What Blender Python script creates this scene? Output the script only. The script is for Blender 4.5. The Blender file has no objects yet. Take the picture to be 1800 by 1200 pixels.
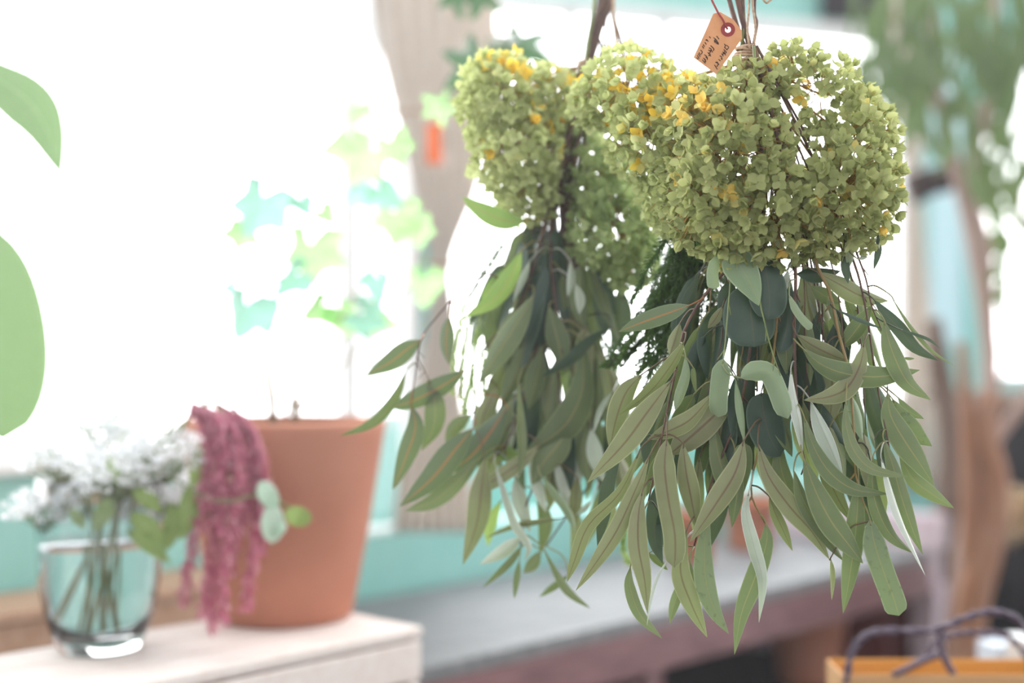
import bpy, math, random
from mathutils import Vector, Matrix
R = random.Random(7)
C = bpy.context.scene.collection
sc = bpy.context.scene
EYE = 1.32          # height of the lens
F = 2500.0          # focal length in pixels of the 1800x1200 frame

# ------------------------------------------------------------------ camera
cam_d = bpy.data.cameras.new('camera')
cam = bpy.data.objects.new('camera', cam_d); C.objects.link(cam)
cam.location = (0, 0, EYE); cam.rotation_euler = (math.pi/2, 0, 0)
cam_d.sensor_width = 36; cam_d.lens = 50; cam_d.clip_start = 0.05; cam_d.clip_end = 100
cam_d.dof.use_dof = True; cam_d.dof.focus_distance = 1.48; cam_d.dof.aperture_fstop = 1.5
sc.camera = cam
# ------------------------------------------------------------------ exposure
sc.view_settings.view_transform = 'Standard'; sc.view_settings.look = 'None'
sc.view_settings.exposure = 0.0; sc.view_settings.gamma = 1.0
sc.view_settings.use_curve_mapping = False
# ------------------------------------------------------------------ world: overcast sky, brightest beyond the windows
w = bpy.data.worlds.new('sky'); sc.world = w; w.use_nodes = True
nt = w.node_tree; nt.nodes.clear()
wo = nt.nodes.new('ShaderNodeOutputWorld'); bg = nt.nodes.new('ShaderNodeBackground')
tc = nt.nodes.new('ShaderNodeTexCoord'); sx = nt.nodes.new('ShaderNodeSeparateXYZ')
nt.links.new(tc.outputs['Generated'], sx.inputs[0])
mr = nt.nodes.new('ShaderNodeMapRange'); mr.interpolation_type = 'SMOOTHSTEP'
mr.inputs['From Min'].default_value = -0.1; mr.inputs['From Max'].default_value = 0.6
mr.inputs['To Min'].default_value = 1.15; mr.inputs['To Max'].default_value = 6.5
nt.links.new(sx.outputs['Y'], mr.inputs['Value'])
bg.inputs['Color'].default_value = (0.97, 0.985, 1.0, 1)
nt.links.new(mr.outputs['Result'], bg.inputs['Strength'])
nt.links.new(bg.outputs[0], wo.inputs[0])
# soft daylight of the big window on the left side of the room
ld = bpy.data.lights.new('window_daylight', 'AREA'); ld.shape = 'RECTANGLE'; ld.size = 2.6; ld.size_y = 1.8; ld.energy = 110
ld.color = (1.0, 0.98, 0.95)
lo = bpy.data.objects.new('window_daylight', ld); C.objects.link(lo)
lo.location = (-2.6, 2.2, 2.3)
lo.rotation_euler = (Vector((-0.2, 1.9, 1.1)) - Vector(lo.location)).to_track_quat('-Z', 'Y').to_euler()

# ------------------------------------------------------------------ helpers
def P(px, py, d):
    """point at depth d seen at pixel (px,py)"""
    return Vector(((px-900)/F*d, d, EYE-(py-600)/F*d))
def tagset(o, label=None, cat=None, group=None, kind=None):
    if label: o['label'] = label
    if cat: o['category'] = cat
    if group: o['group'] = group
    if kind: o['kind'] = kind
    return o
def empty(name, loc, label, cat, group=None, rz=0):
    o = bpy.data.objects.new(name, None); C.objects.link(o)
    o.location = loc; o.rotation_euler = (0, 0, rz); o.empty_display_size = .05
    return tagset(o, label, cat, group)
class MB:
    def __init__(s): s.v = []; s.f = []; s.uv = []; s.a = []
    def add(s, vs, fs, uvs=None, a=0.0):
        n = len(s.v); s.v += [tuple(v) for v in vs]; s.f += [tuple(i+n for i in f) for f in fs]
        s.uv += uvs if uvs else [(0.5, 0.5)]*len(vs); s.a += [a]*len(vs)
    def box(s, c, h, rz=0, M=None):
        vs = []
        for i in (-1, 1):
            for j in (-1, 1):
                for k in (-1, 1): vs.append(Vector((i*h[0], j*h[1], k*h[2])))
        m = M if M is not None else Matrix.Rotation(rz, 3, 'Z')
        vs = [m @ v + Vector(c) for v in vs]
        s.add(vs, [(0,1,3,2),(4,6,7,5),(0,4,5,1),(2,3,7,6),(0,2,6,4),(1,5,7,3)])
    def tube(s, pts, rad, n=6, a=0.0, uvv=False):
        pts = [Vector(p) for p in pts]; m = len(pts)
        if not isinstance(rad, (list, tuple)): rad = [rad]*m
        rings = []; ref = None
        for i, p in enumerate(pts):
            t = (pts[min(i+1, m-1)]-pts[max(i-1, 0)])
            if t.length < 1e-9: t = Vector((0,0,1))
            t.normalize()
            if ref is None:
                ref = t.cross(Vector((0.3, 1, 0.1)));
                if ref.length < .1: ref = t.cross(Vector((1,0,0)))
            ref = (ref - t*ref.dot(t)).normalized(); b = t.cross(ref)
            rings.append([p + (ref*math.cos(2*math.pi*k/n)+b*math.sin(2*math.pi*k/n))*rad[i] for k in range(n)])
        vs = [v for r in rings for v in r]
        fs = [(i*n+k, i*n+(k+1)%n, (i+1)*n+(k+1)%n, (i+1)*n+k) for i in range(m-1) for k in range(n)]
        fs += [tuple(range(n))[::-1], tuple((m-1)*n+k for k in range(n))]
        s.add(vs, fs, None, a)
    def lathe(s, c, prof, n=40, M=None):
        vs = []; c = Vector(c)
        for r, z in prof:
            for k in range(n):
                v = Vector((r*math.cos(2*math.pi*k/n), r*math.sin(2*math.pi*k/n), z))
                if M is not None: v = M @ v
                vs.append(c + v)
        m = len(prof)
        s.add(vs, [(i*n+k, i*n+(k+1)%n, (i+1)*n+(k+1)%n, (i+1)*n+k) for i in range(m-1) for k in range(n)])
    def build(s, name, mat, parent=None, smooth=True, bevel=0, kind=None):
        me = bpy.data.meshes.new(name); me.from_pydata(s.v, [], s.f); me.update()
        uvl = me.uv_layers.new(name='UVMap')
        vi = [0]*len(me.loops); me.loops.foreach_get('vertex_index', vi)
        flat = [x for i in vi for x in s.uv[i]]
        uvl.data.foreach_set('uv', flat)
        at = me.attributes.new('tint', 'FLOAT', 'POINT'); at.data.foreach_set('value', s.a)
        me.materials.append(mat)
        if smooth: me.polygons.foreach_set('use_smooth', [True]*len(me.polygons))
        o = bpy.data.objects.new(name, me); C.objects.link(o)
        if parent is not None:
            o.parent = parent
            mw = parent.matrix_basis.copy() if parent.parent is None else Matrix.Identity(4)
            o.matrix_parent_inverse = mw.inverted()
        if bevel:
            b = o.modifiers.new('bevel', 'BEVEL'); b.width = bevel; b.segments = 2; b.limit_method = 'ANGLE'
        if kind: o['kind'] = kind
        return o
def spline(pts, n):
    """Catmull-Rom through pts (tuples of any length)"""
    pts = [tuple(p) for p in pts]; k = len(pts)
    if k == 2: return [tuple(a+(b-a)*i/n for a, b in zip(*pts)) for i in range(n+1)]
    ext = [tuple(2*a-b for a, b in zip(pts[0], pts[1]))]+pts+[tuple(2*a-b for a, b in zip(pts[-1], pts[-2]))]
    out = []
    for i in range(n+1):
        t = i/n*(k-1); j = min(int(t), k-2); u = t-j
        p0, p1, p2, p3 = ext[j:j+4]
        out.append(tuple(.5*((2*b)+(-a+c)*u+(2*a-5*b+4*c-d)*u*u+(-a+3*b-3*c+d)*u**3) for a, b, c, d in zip(p0, p1, p2, p3)))
    return out
# ------------------------------------------------------------------ materials
def mat(name, col, rough=.6, spec=.5, noise=None, scale=20, bump=0, trans=0, tcol=None, metal=0, stretch=None, coat=0):
    m = bpy.data.materials.new(name); m.use_nodes = True; t = m.node_tree; n = t.nodes
    b = n['Principled BSDF']; out = n['Material Output']
    b.inputs['Base Color'].default_value = (*col, 1); b.inputs['Roughness'].default_value = rough
    b.inputs['Specular IOR Level'].default_value = spec; b.inputs['Metallic'].default_value = metal
    b.inputs['Coat Weight'].default_value = coat
    csock = None
    if noise or bump:
        tcn = n.new('ShaderNodeTexCoord'); mp = n.new('ShaderNodeMapping'); nz = n.new('ShaderNodeTexNoise')
        nz.inputs['Scale'].default_value = scale; nz.inputs['Detail'].default_value = 5
        if stretch: mp.inputs['Scale'].default_value = stretch
        t.links.new(tcn.outputs['Object'], mp.inputs[0]); t.links.new(mp.outputs[0], nz.inputs['Vector'])
        if noise:
            r = n.new('ShaderNodeValToRGB'); r.color_ramp.elements[0].position = .35; r.color_ramp.elements[1].position = .65
            r.color_ramp.elements[0].color = (*col, 1); r.color_ramp.elements[1].color = (*noise, 1)
            t.links.new(nz.outputs['Fac'], r.inputs[0]); t.links.new(r.outputs[0], b.inputs['Base Color']); csock = r.outputs[0]
        if bump:
            bp = n.new('ShaderNodeBump'); bp.inputs['Strength'].default_value = bump; bp.inputs['Distance'].default_value = .003
            t.links.new(nz.outputs['Fac'], bp.inputs['Height']); t.links.new(bp.outputs[0], b.inputs['Normal'])
    if trans:
        tr = n.new('ShaderNodeBsdfTranslucent'); mx = n.new('ShaderNodeMixShader'); mx.inputs[0].default_value = trans
        tr.inputs['Color'].default_value = (*(tcol or col), 1)
        if csock and not tcol: t.links.new(csock, tr.inputs['Color'])
        t.links.new(b.outputs[0], mx.inputs[1]); t.links.new(tr.outputs[0], mx.inputs[2]); t.links.new(mx.outputs[0], out.inputs[0])
    return m
def leafmat(name, c1, c2, rib, rough=.42, spec=.5, trans=.18, tcol=(.35, .5, .12), edge=None, spots=0, ribw=.045, sheen=0):
    """leaf blade: two tones by object, coloured midrib and pale rim from the blade's own UVs"""
    m = bpy.data.materials.new(name); m.use_nodes = True; t = m.node_tree; n = t.nodes; L = t.links
    b = n['Principled BSDF']; out = n['Material Output']
    oi = n.new('ShaderNodeObjectInfo'); mx = n.new('ShaderNodeMix'); mx.data_type = 'RGBA'
    mx.inputs[6].default_value = (*c1, 1); mx.inputs[7].default_value = (*c2, 1)
    tcn = n.new('ShaderNodeTexCoord'); nz = n.new('ShaderNodeTexNoise'); nz.inputs['Scale'].default_value = 55; nz.inputs['Detail'].default_value = 6
    L.new(tcn.outputs['Object'], nz.inputs['Vector'])
    ma = n.new('ShaderNodeMath'); ma.operation = 'MULTIPLY_ADD'; ma.inputs[1].default_value = .9; ma.inputs[2].default_value = -.45
    L.new(nz.outputs['Fac'], ma.inputs[0])
    ad = n.new('ShaderNodeMath'); ad.operation = 'ADD'; ad.use_clamp = True
    L.new(oi.outputs['Random'], ad.inputs[0]); L.new(ma.outputs[0], ad.inputs[1]); L.new(ad.outputs[0], mx.inputs[0])
    uv = n.new('ShaderNodeUVMap'); uv.uv_map = 'UVMap'; sp = n.new('ShaderNodeSeparateXYZ'); L.new(uv.outputs[0], sp.inputs[0])
    s1 = n.new('ShaderNodeMath'); s1.operation = 'SUBTRACT'; s1.inputs[1].default_value = .5; L.new(sp.outputs[0], s1.inputs[0])
    s2 = n.new('ShaderNodeMath'); s2.operation = 'ABSOLUTE'; L.new(s1.outputs[0], s2.inputs[0])
    r1 = n.new('ShaderNodeMapRange'); r1.inputs['From Min'].default_value = ribw*.5; r1.inputs['From Max'].default_value = ribw*1.4
    r1.inputs['To Min'].default_value = .85; r1.inputs['To Max'].default_value = 0; L.new(s2.outputs[0], r1.inputs['Value'])
    m2 = n.new('ShaderNodeMix'); m2.data_type = 'RGBA'; m2.inputs[7].default_value = (*rib, 1)
    L.new(mx.outputs[2], m2.inputs[6]); L.new(r1.outputs[0], m2.inputs[0])
    r2 = n.new('ShaderNodeMapRange'); r2.inputs['From Min'].default_value = .44; r2.inputs['From Max'].default_value = .49
    r2.inputs['To Max'].default_value = .6; L.new(s2.outputs[0], r2.inputs['Value'])
    m3 = n.new('ShaderNodeMix'); m3.data_type = 'RGBA'; m3.inputs[7].default_value = (*(edge or tuple(min(1, x*1.7+.04) for x in c2)), 1)
    L.new(m2.outputs[2], m3.inputs[6]); L.new(r2.outputs[0], m3.inputs[0]); col = m3.outputs[2]
    # fine side veins as relief
    wv = n.new('ShaderNodeTexWave'); wv.inputs['Scale'].default_value = 9; wv.inputs['Distortion'].default_value = 1.5
    cb = n.new('ShaderNodeCombineXYZ'); mm = n.new('ShaderNodeMath'); mm.operation = 'MULTIPLY_ADD'; mm.inputs[1].default_value = -1.1
    L.new(s2.outputs[0], mm.inputs[0]); L.new(sp.outputs[1], mm.inputs[2]); L.new(mm.outputs[0], cb.inputs[0]); L.new(cb.outputs[0], wv.inputs['Vector'])
    bp = n.new('ShaderNodeBump'); bp.inputs['Strength'].default_value = .12; bp.inputs['Distance'].default_value = .001
    L.new(wv.outputs['Fac'], bp.inputs['Height']); L.new(bp.outputs[0], b.inputs['Normal'])
    if spots:
        v = n.new('ShaderNodeTexNoise'); v.inputs['Scale'].default_value = 160; L.new(tcn.outputs['Object'], v.inputs['Vector'])
        r3 = n.new('ShaderNodeMapRange'); r3.inputs['From Min'].default_value = .58; r3.inputs['From Max'].default_value = .68; r3.inputs['To Max'].default_value = spots
        L.new(v.outputs['Fac'], r3.inputs['Value'])
        m4 = n.new('ShaderNodeMix'); m4.data_type = 'RGBA'; m4.inputs[7].default_value = (.09, .11, .07, 1)
        L.new(col, m4.inputs[6]); L.new(r3.outputs[0], m4.inputs[0]); col = m4.outputs[2]
    L.new(col, b.inputs['Base Color']); b.inputs['Roughness'].default_value = rough; b.inputs['Specular IOR Level'].default_value = spec
    if sheen: b.inputs['Coat Weight'].default_value = sheen; b.inputs['Coat Roughness'].default_value = .3
    tr = n.new('ShaderNodeBsdfTranslucent'); tr.inputs['Color'].default_value = (*tcol, 1)
    ms = n.new('ShaderNodeMixShader'); ms.inputs[0].default_value = trans
    L.new(b.outputs[0], ms.inputs[1]); L.new(tr.outputs[0], ms.inputs[2]); L.new(ms.outputs[0], out.inputs[0])
    return m
def petalmat(name, stops, trans=.35, tcol=(.7, .75, .3)):
    m = bpy.data.materials.new(name); m.use_nodes = True; t = m.node_tree; n = t.nodes; L = t.links
    b = n['Principled BSDF']; out = n['Material Output']
    at = n.new('ShaderNodeAttribute'); at.attribute_name = 'tint'
    r = n.new('ShaderNodeValToRGB'); cr = r.color_ramp
    cr.elements[0].position = stops[0][0]; cr.elements[0].color = (*stops[0][1], 1)
    cr.elements[1].position = stops[-1][0]; cr.elements[1].color = (*stops[-1][1], 1)
    for p, c in stops[1:-1]: e = cr.elements.new(p); e.color = (*c, 1)
    L.new(at.outputs['Fac'], r.inputs[0]); L.new(r.outputs[0], b.inputs['Base Color'])
    b.inputs['Roughness'].default_value = .55; b.inputs['Specular IOR Level'].default_value = .35
    tr = n.new('ShaderNodeBsdfTranslucent'); L.new(r.outputs[0], tr.inputs['Color'])
    ms = n.new('ShaderNodeMixShader'); ms.inputs[0].default_value = trans
    L.new(b.outputs[0], ms.inputs[1]); L.new(tr.outputs[0], ms.inputs[2]); L.new(ms.outputs[0], out.inputs[0])
    return m
def glassmat(name, tint=(1, 1, 1), gloss=.0):
    """thin pane: clear with the glass's own fresnel reflection"""
    m = bpy.data.materials.new(name); m.use_nodes = True; t = m.node_tree; n = t.nodes; L = t.links
    n.remove(n['Principled BSDF']); out = n['Material Output']
    a = n.new('ShaderNodeBsdfTransparent'); a.inputs[0].default_value = (*tint, 1)
    g = n.new('ShaderNodeBsdfGlossy'); g.inputs['Roughness'].default_value = .02
    f = n.new('ShaderNodeFresnel'); f.inputs[0].default_value = 1.45
    x = n.new('ShaderNodeMixShader'); L.new(f.outputs[0], x.inputs[0]); L.new(a.outputs[0], x.inputs[1]); L.new(g.outputs[0], x.inputs[2])
    L.new(x.outputs[0], out.inputs[0]); return m
M = {}
M['teal'] = mat('teal_paint', (.26, .60, .55), .5, noise=(.32, .66, .61), scale=6, bump=.1)
M['teal_dark'] = mat('deep_teal_paint', (.12, .30, .31), .5, noise=(.15, .34, .35), scale=6)
M['white_paint'] = mat('white_paint', (.8, .8, .8), .5, noise=(.86, .86, .86), scale=15)
M['cream_cloth'] = mat('cream_cloth', (.78, .72, .66), .9, .1, noise=(.84, .78, .72), scale=40, trans=.4)
M['pane'] = glassmat('window_glass')
M['frost'] = mat('pale_blue_frosted_pane', (.7, .88, .92), .5, trans=.5, tcol=(.50, .58, .60))
M['floor'] = mat('dark_floor', (.05, .04, .045), .5, noise=(.08, .065, .06), scale=8)
M['bench_top'] = mat('weathered_grey_wood', (.13, .145, .15), .58, .35, noise=(.24, .24, .25), scale=5, stretch=(2, 14, 4), bump=.1)
M['bench_wood'] = mat('reddish_brown_wood', (.15, .065, .07), .45, .5, noise=(.25, .12, .125), scale=5, stretch=(2, 2, 12), bump=.1)
M['lit_wood'] = mat('lit_lilac_wood', (.58, .47, .53), .55, .4, noise=(.66, .56, .61), scale=8)  # bench end and its legs, light on that face put into the colour
M['crate'] = mat('whitewashed_wood', (.76, .66, .61), .6, .3, noise=(.82, .74, .70), scale=7, stretch=(2, 9, 9), bump=.15)
M['tan_wood'] = mat('tan_wood', (.45, .27, .17), .6, .3, noise=(.55, .35, .24), scale=7, stretch=(2, 9, 9), bump=.15)
M['terra'] = mat('terracotta', (.44, .17, .10), .8, .25, noise=(.52, .22, .14), scale=5, bump=.1)
M['soil'] = mat('soil', (.07, .045, .03), .95, .1, noise=(.12, .08, .05), scale=80, bump=.6)
M['dark_wood'] = mat('black_brown_wood', (.008, .006, .009), .7, .2, noise=(.014, .01, .013), scale=8)
M['maroon'] = mat('maroon_paint', (.10, .012, .012), .6, .3, noise=(.13, .02, .02), scale=8)
M['stem'] = mat('brown_stem', (.085, .045, .04), .55, .4, noise=(.17, .09, .06), scale=60)
M['stem_green'] = mat('green_stem', (.14, .19, .06), .5, .4, noise=(.22, .26, .09), scale=60)
M['stem_olive'] = mat('olive_brown_stem', (.22, .15, .05), .5, .4, noise=(.30, .2, .08), scale=60)
M['stalk'] = mat('orange_stalk', (.42, .22, .06), .6, .3, noise=(.5, .32, .1), scale=80, trans=.2)
M['twine'] = mat('jute_twine', (.45, .32, .22), .9, .1, noise=(.62, .48, .36), scale=300, bump=.8)
M['tag'] = mat('manila_card', (.72, .40, .20), .8, .2, noise=(.76, .45, .25), scale=60, trans=.3)
M['tag_red'] = mat('red_paper_ring', (.32, .05, .05), .7, .2)
M['ink'] = mat('black_ink', (.02, .02, .025), .7, .2)
M['orange'] = mat('orange_card', (.95, .30, .10), .7, .2, trans=.3)
M['kraft'] = mat('kraft_paper', (.62, .36, .17), .8, .2, noise=(.68, .42, .21), scale=12, trans=.15)
M['orange_paper'] = mat('orange_lining', (.78, .38, .08), .7, .2)
M['cord'] = mat('dark_violet_cord', (.06, .035, .06), .45, .5, noise=(.13, .09, .14), scale=200, bump=.6)
M['bark'] = mat('pinkish_bark', (.36, .24, .20), .8, .2, noise=(.5, .37, .32), scale=14, stretch=(1, 1, .3), bump=.5)
M['bark_warm'] = mat('orange_brown_bark', (.32, .15, .08), .8, .2, noise=(.42, .25, .18), scale=9, stretch=(1, 1, .3), bump=.5)
M['bark_grey'] = mat('grey_brown_bark', (.13, .09, .07), .85, .2, noise=(.22, .16, .13), scale=9, stretch=(1, 1, .3), bump=.5)
M['bark_dark'] = mat('dark_bark', (.05, .035, .035), .85, .2, noise=(.10, .07, .065), scale=9, bump=.5)
M['straw'] = mat('straw', (.68, .50, .30), .8, .2, noise=(.8, .64, .44), scale=60)
M['blue_white'] = mat('pale_blue_box', (.62, .7, .8), .5, .4)
# leaves
M['e_olive'] = leafmat('eucalyptus_olive', (.19, .20, .10), (.29, .295, .165), (.15, .075, .055), rough=.5, trans=.14)
M['e_green'] = leafmat('eucalyptus_green', (.115, .155, .07), (.18, .22, .105), (.30, .27, .11), rough=.45, trans=.12, ribw=.025)
M['e_spot'] = leafmat('eucalyptus_spotted', (.15, .20, .11), (.2, .25, .14), (.26, .24, .10), rough=.45, trans=.12, spots=.65, ribw=.022)
M['e_orange'] = leafmat('eucalyptus_orange_rib', (.09, .13, .075), (.13, .17, .10), (.42, .15, .06), rough=.45, trans=.12, ribw=.05)
M['e_pale'] = leafmat('eucalyptus_pale', (.23, .32, .19), (.31, .38, .23), (.30, .34, .18), rough=.5, trans=.15, ribw=.015)
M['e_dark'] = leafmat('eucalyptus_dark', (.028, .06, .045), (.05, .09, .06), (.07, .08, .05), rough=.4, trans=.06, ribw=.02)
M['e_sheen'] = leafmat('eucalyptus_sheen', (.42, .49, .40), (.62, .67, .59), (.36, .35, .3), rough=.3, spec=.9, trans=.12, ribw=.02, sheen=.6)  # white window sheen on these leaves is put into the blade colour
M['e_bright'] = leafmat('eucalyptus_bright', (.20, .36, .08), (.28, .45, .12), (.4, .2, .1), rough=.45, trans=.35, ribw=.03)
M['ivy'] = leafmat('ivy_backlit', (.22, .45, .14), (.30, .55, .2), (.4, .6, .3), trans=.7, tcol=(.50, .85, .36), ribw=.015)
M['ivy_shade'] = leafmat('ivy_shaded', (.16, .32, .22), (.20, .38, .28), (.3, .5, .35), trans=.65, tcol=(.40, .72, .60), ribw=.015)  # shaded copy beside the backlit ivy, shade put into the colour
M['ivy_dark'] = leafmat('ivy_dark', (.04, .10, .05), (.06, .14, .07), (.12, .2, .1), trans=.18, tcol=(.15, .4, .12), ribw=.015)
M['big'] = leafmat('broad_leaf', (.16, .28, .10), (.22, .36, .14), (.3, .42, .2), trans=.22, tcol=(.3, .5, .2), ribw=.02)
M['tree_leaf'] = leafmat('willow_leaf', (.035, .07, .025), (.12, .17, .06), (.2, .26, .1), trans=.2, tcol=(.2, .32, .09), ribw=.02)
M['fern'] = mat('fern_green', (.055, .12, .035), .5, .4, noise=(.10, .18, .05), scale=40, trans=.2, tcol=(.2, .4, .08))
M['fern_pale'] = mat('pale_fern_green', (.42, .55, .2), .6, .3, noise=(.5, .6, .28), scale=40, trans=.45, tcol=(.6, .75, .3))
M['petal'] = petalmat('hydrangea_petal', [(0, (.27, .31, .12)), (.35, (.42, .46, .18)), (.7, (.60, .63, .29)), (.84, (.64, .62, .24)), (.9, (.82, .66, .2)), (1, (.9, .64, .14))], trans=.42)
M['petal_lit'] = petalmat('hydrangea_petal_lit', [(0, (.40, .46, .18)), (.4, (.57, .63, .28)), (.75, (.70, .75, .40)), (.86, (.7, .68, .25)), (.92, (.86, .66, .1)), (1, (.9, .62, .07))], trans=.48)  # brighter copy for the left heads, light from the left in the colour
M['petal_shaded'] = petalmat('hydrangea_petal_shade', [(0, (.3, .4, .16)), (.5, (.46, .56, .24)), (.85, (.6, .68, .34)), (1, (.7, .6, .2))], trans=.5)  # copy for the low head, its shade put into the petal colour
M['lace'] = petalmat('white_blossom', [(0, (.9, .93, .95)), (1, (.97, .97, 1))], trans=.7)
M['amaranth'] = petalmat('amaranth_pink', [(0, (.55, .12, .22)), (.5, (.70, .24, .34)), (1, (.85, .48, .56))], trans=.35)
M['amaranth_leaf'] = leafmat('amaranth_leaf', (.2, .32, .08), (.28, .4, .12), (.4, .5, .2), trans=.35, ribw=.02)
M['mint'] = leafmat('mint_leaf', (.5, .68, .55), (.6, .76, .64), (.5, .65, .5), trans=.3, tcol=(.5, .75, .5), ribw=.015)

# ------------------------------------------------------------------ leaf blade
def blade(mb, cen, wid, roll0=0, roll1=0, prof='e', fold=.18, nseg=14, petiole=None, curl=0.0, prad=.0007):
    """cen: 3D points base->tip; wid: blade width (m); roll: turn of the blade about its length"""
    cl = [Vector(p) for p in spline([tuple(c) for c in cen], nseg)]
    vs = []; uvs = []; K = 7
    view = Vector((0, 1, 0))
    for i, p in enumerate(cl):
        t = (cl[min(i+1, nseg)]-cl[max(i-1, 0)]).normalized()
        side = t.cross(view)
        if side.length < .05: side = Vector((1, 0, 0))
        side.normalize(); nor = side.cross(t).normalized()
        s = i/nseg
        a = roll0+(roll1-roll0)*s
        sd = side*math.cos(a)+nor*math.sin(a); nn = nor*math.cos(a)-side*math.sin(a)
        if prof == 'e': wv = (math.sin(math.pi*min(1, s**.62)))**.75*(1-.15*s) if 0 < s < 1 else 0
        elif prof == 'r': wv = math.sqrt(max(0, 1-(2*s-1)**2))
        elif prof == 'b': wv = min(1, (s/.25))**.6*(1-max(0, (s-.85)/.15)**2)**.5 if s < 1 else 0
        else: wv = math.sin(math.pi*s)**.9 if 0 < s < 1 else 0
        h = wid/2*max(wv, .015)
        for k in range(K):
            u = -1+2*k/(K-1)
            z = fold*h*(abs(u)-.4)+curl*h*(u*u-.3)
            vs.append(p+sd*(u*h)+nn*z); uvs.append((.5+u/2, s))
    fs = [(i*K+k, i*K+k+1, (i+1)*K+k+1, (i+1)*K+k) for i in range(nseg) for k in range(K-1)]
    mb.add(vs, fs, uvs)
    if petiole is not None:
        a = Vector(petiole); b = cl[0]; c = cl[1]
        mid = (a+b)/2 + (b-c).normalized()*(a-b).length*.2
        pl = spline([tuple(a), tuple(mid), tuple(b), tuple(cl[1])], 8)
        mb.tube(pl, [prad*1.3]*5+[prad]*4, 5)

# ================================================================== SETTING
D = Vector((.682, .731, 0)); N = Vector((.731, -.682, 0)); B0 = Vector((-.346, 3.33, 0)); RZ = math.atan2(D.y, D.x)
def WP(t, s, z): return B0 + D*t + N*s + Vector((0, 0, z))      # along the left wall, out into the room, height
def wbox(mb, t0, t1, s0, s1, z0, z1):
    mb.box(WP((t0+t1)/2, (s0+s1)/2, (z0+z1)/2), ((t1-t0)/2, (s1-s0)/2, (z1-z0)/2), RZ)
mb = MB(); mb.box((1, 4, -.02), (6, 5, .02)); tagset(mb.build('floor', M['floor'], smooth=False), kind='structure')
mb = MB(); wbox(mb, -3.6, 0, -.12, 0, 0, 1.07); wbox(mb, 0, 2.6, -.12, 0, 0, .855)
wbox(mb, -3.6, .25, -.12, 0, 2.75, 3.0); wbox(mb, .22, .25, -.12, 0, .855, 2.75); wbox(mb, -3.6, -3.45, -.12, 0, 1.07, 2.75)
tagset(mb.build('wall_left', M['teal'], smooth=False), kind='structure')
mb = MB(); wbox(mb, -3.5, -.002, -.13, .035, 1.07, 1.095); tagset(mb.build('trim_1', M['white_paint'], smooth=False, bevel=.004), kind='structure')
def window(name, fn, a0, a1, z0, z1, bars, zbars, fw=.035):
    """fn(mb, a0,a1,z0,z1,thick) adds a box in the wall's plane"""
    f = MB()
    fn(f, a0, a1, z0, z0+fw, .03); fn(f, a0, a1, z1-fw, z1, .03); fn(f, a0, a0+fw, z0, z1, .03); fn(f, a1-fw, a1, z0, z1, .03)
    for b in bars: fn(f, b-fw/2, b+fw/2, z0, z1, .025)
    for b in zbars: fn(f, a0, a1, b-fw/2, b+fw/2, .022)
    o = tagset(f.build(name, M['white_paint'], smooth=False, bevel=.003), kind='structure')
    g = MB(); fn(g, a0+fw, a1-fw, z0+fw, z1-fw, .002); g.build('pane', M['pane'], o, smooth=False)
    return o
def fW(m, a0, a1, z0, z1, th): m.box(WP((a0+a1)/2, -.06, (z0+z1)/2), ((a1-a0)/2, th, (z1-z0)/2), RZ)
window('window_1', fW, -3.45, 0, 1.095, 2.75, [-2.2], [], .012)
window('window_5', fW, 0, .21, .857, 2.75, [], [], .012)
# back wall
BD = Vector((.934, .358, 0)); BN = Vector((.358, -.934, 0)); BB = Vector((0, 5.35, 0)); BRZ = math.atan2(BD.y, BD.x)
def fB(m, a0, a1, z0, z1, th, off=0.0):
    m.box(BB+BD*((a0+a1)/2)+BN*off+Vector((0, 0, (z0+z1)/2)), ((a1-a0)/2, th, (z1-z0)/2), BRZ)
def bx(px):      # pixel column -> distance along the back wall
    k = (px-900)/F; return k*5.35/(.934-.358*k)
HZ = 2.605
mb = MB()
fB(mb, bx(640), bx(1595), 0, 1.02, .05); fB(mb, bx(640), bx(1700), HZ, 3.1, .05)
fB(mb, bx(1595), bx(1622), 0, HZ, .05); fB(mb, bx(1622), bx(1695), 0, 1.30, .05); fB(mb, bx(1695), bx(1712), 0, HZ, .05)
fB(mb, bx(1712), bx(2150), 0, 1.14, .05); fB(mb, bx(1700), bx(2150), HZ, 3.1, .05)
tagset(mb.build('wall_back', M['teal'], smooth=False), kind='structure')
window('window_2', fB, bx(640), bx(1595), 1.02, HZ, [bx(1165), bx(1000)], [2.46], .045)
o = window('window_3', fB, bx(1712), bx(2150), 1.14, HZ, [], [])
mb = MB(); fB(mb, bx(1622), bx(1695), 1.30, HZ, .012)
tagset(mb.build('window_4', M['frost'], smooth=False), kind='structure')
mb = MB(); fB(mb, bx(1425), bx(1550), HZ+.02, HZ+.3, .03, .10); tagset(mb.build('trim_2', M['dark_wood'], smooth=False), kind='structure')
mb = MB(); fB(mb, bx(660), bx(1620), HZ-.035, HZ, .03, .07); tagset(mb.build('trim_3', M['white_paint'], smooth=False), kind='structure')

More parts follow.
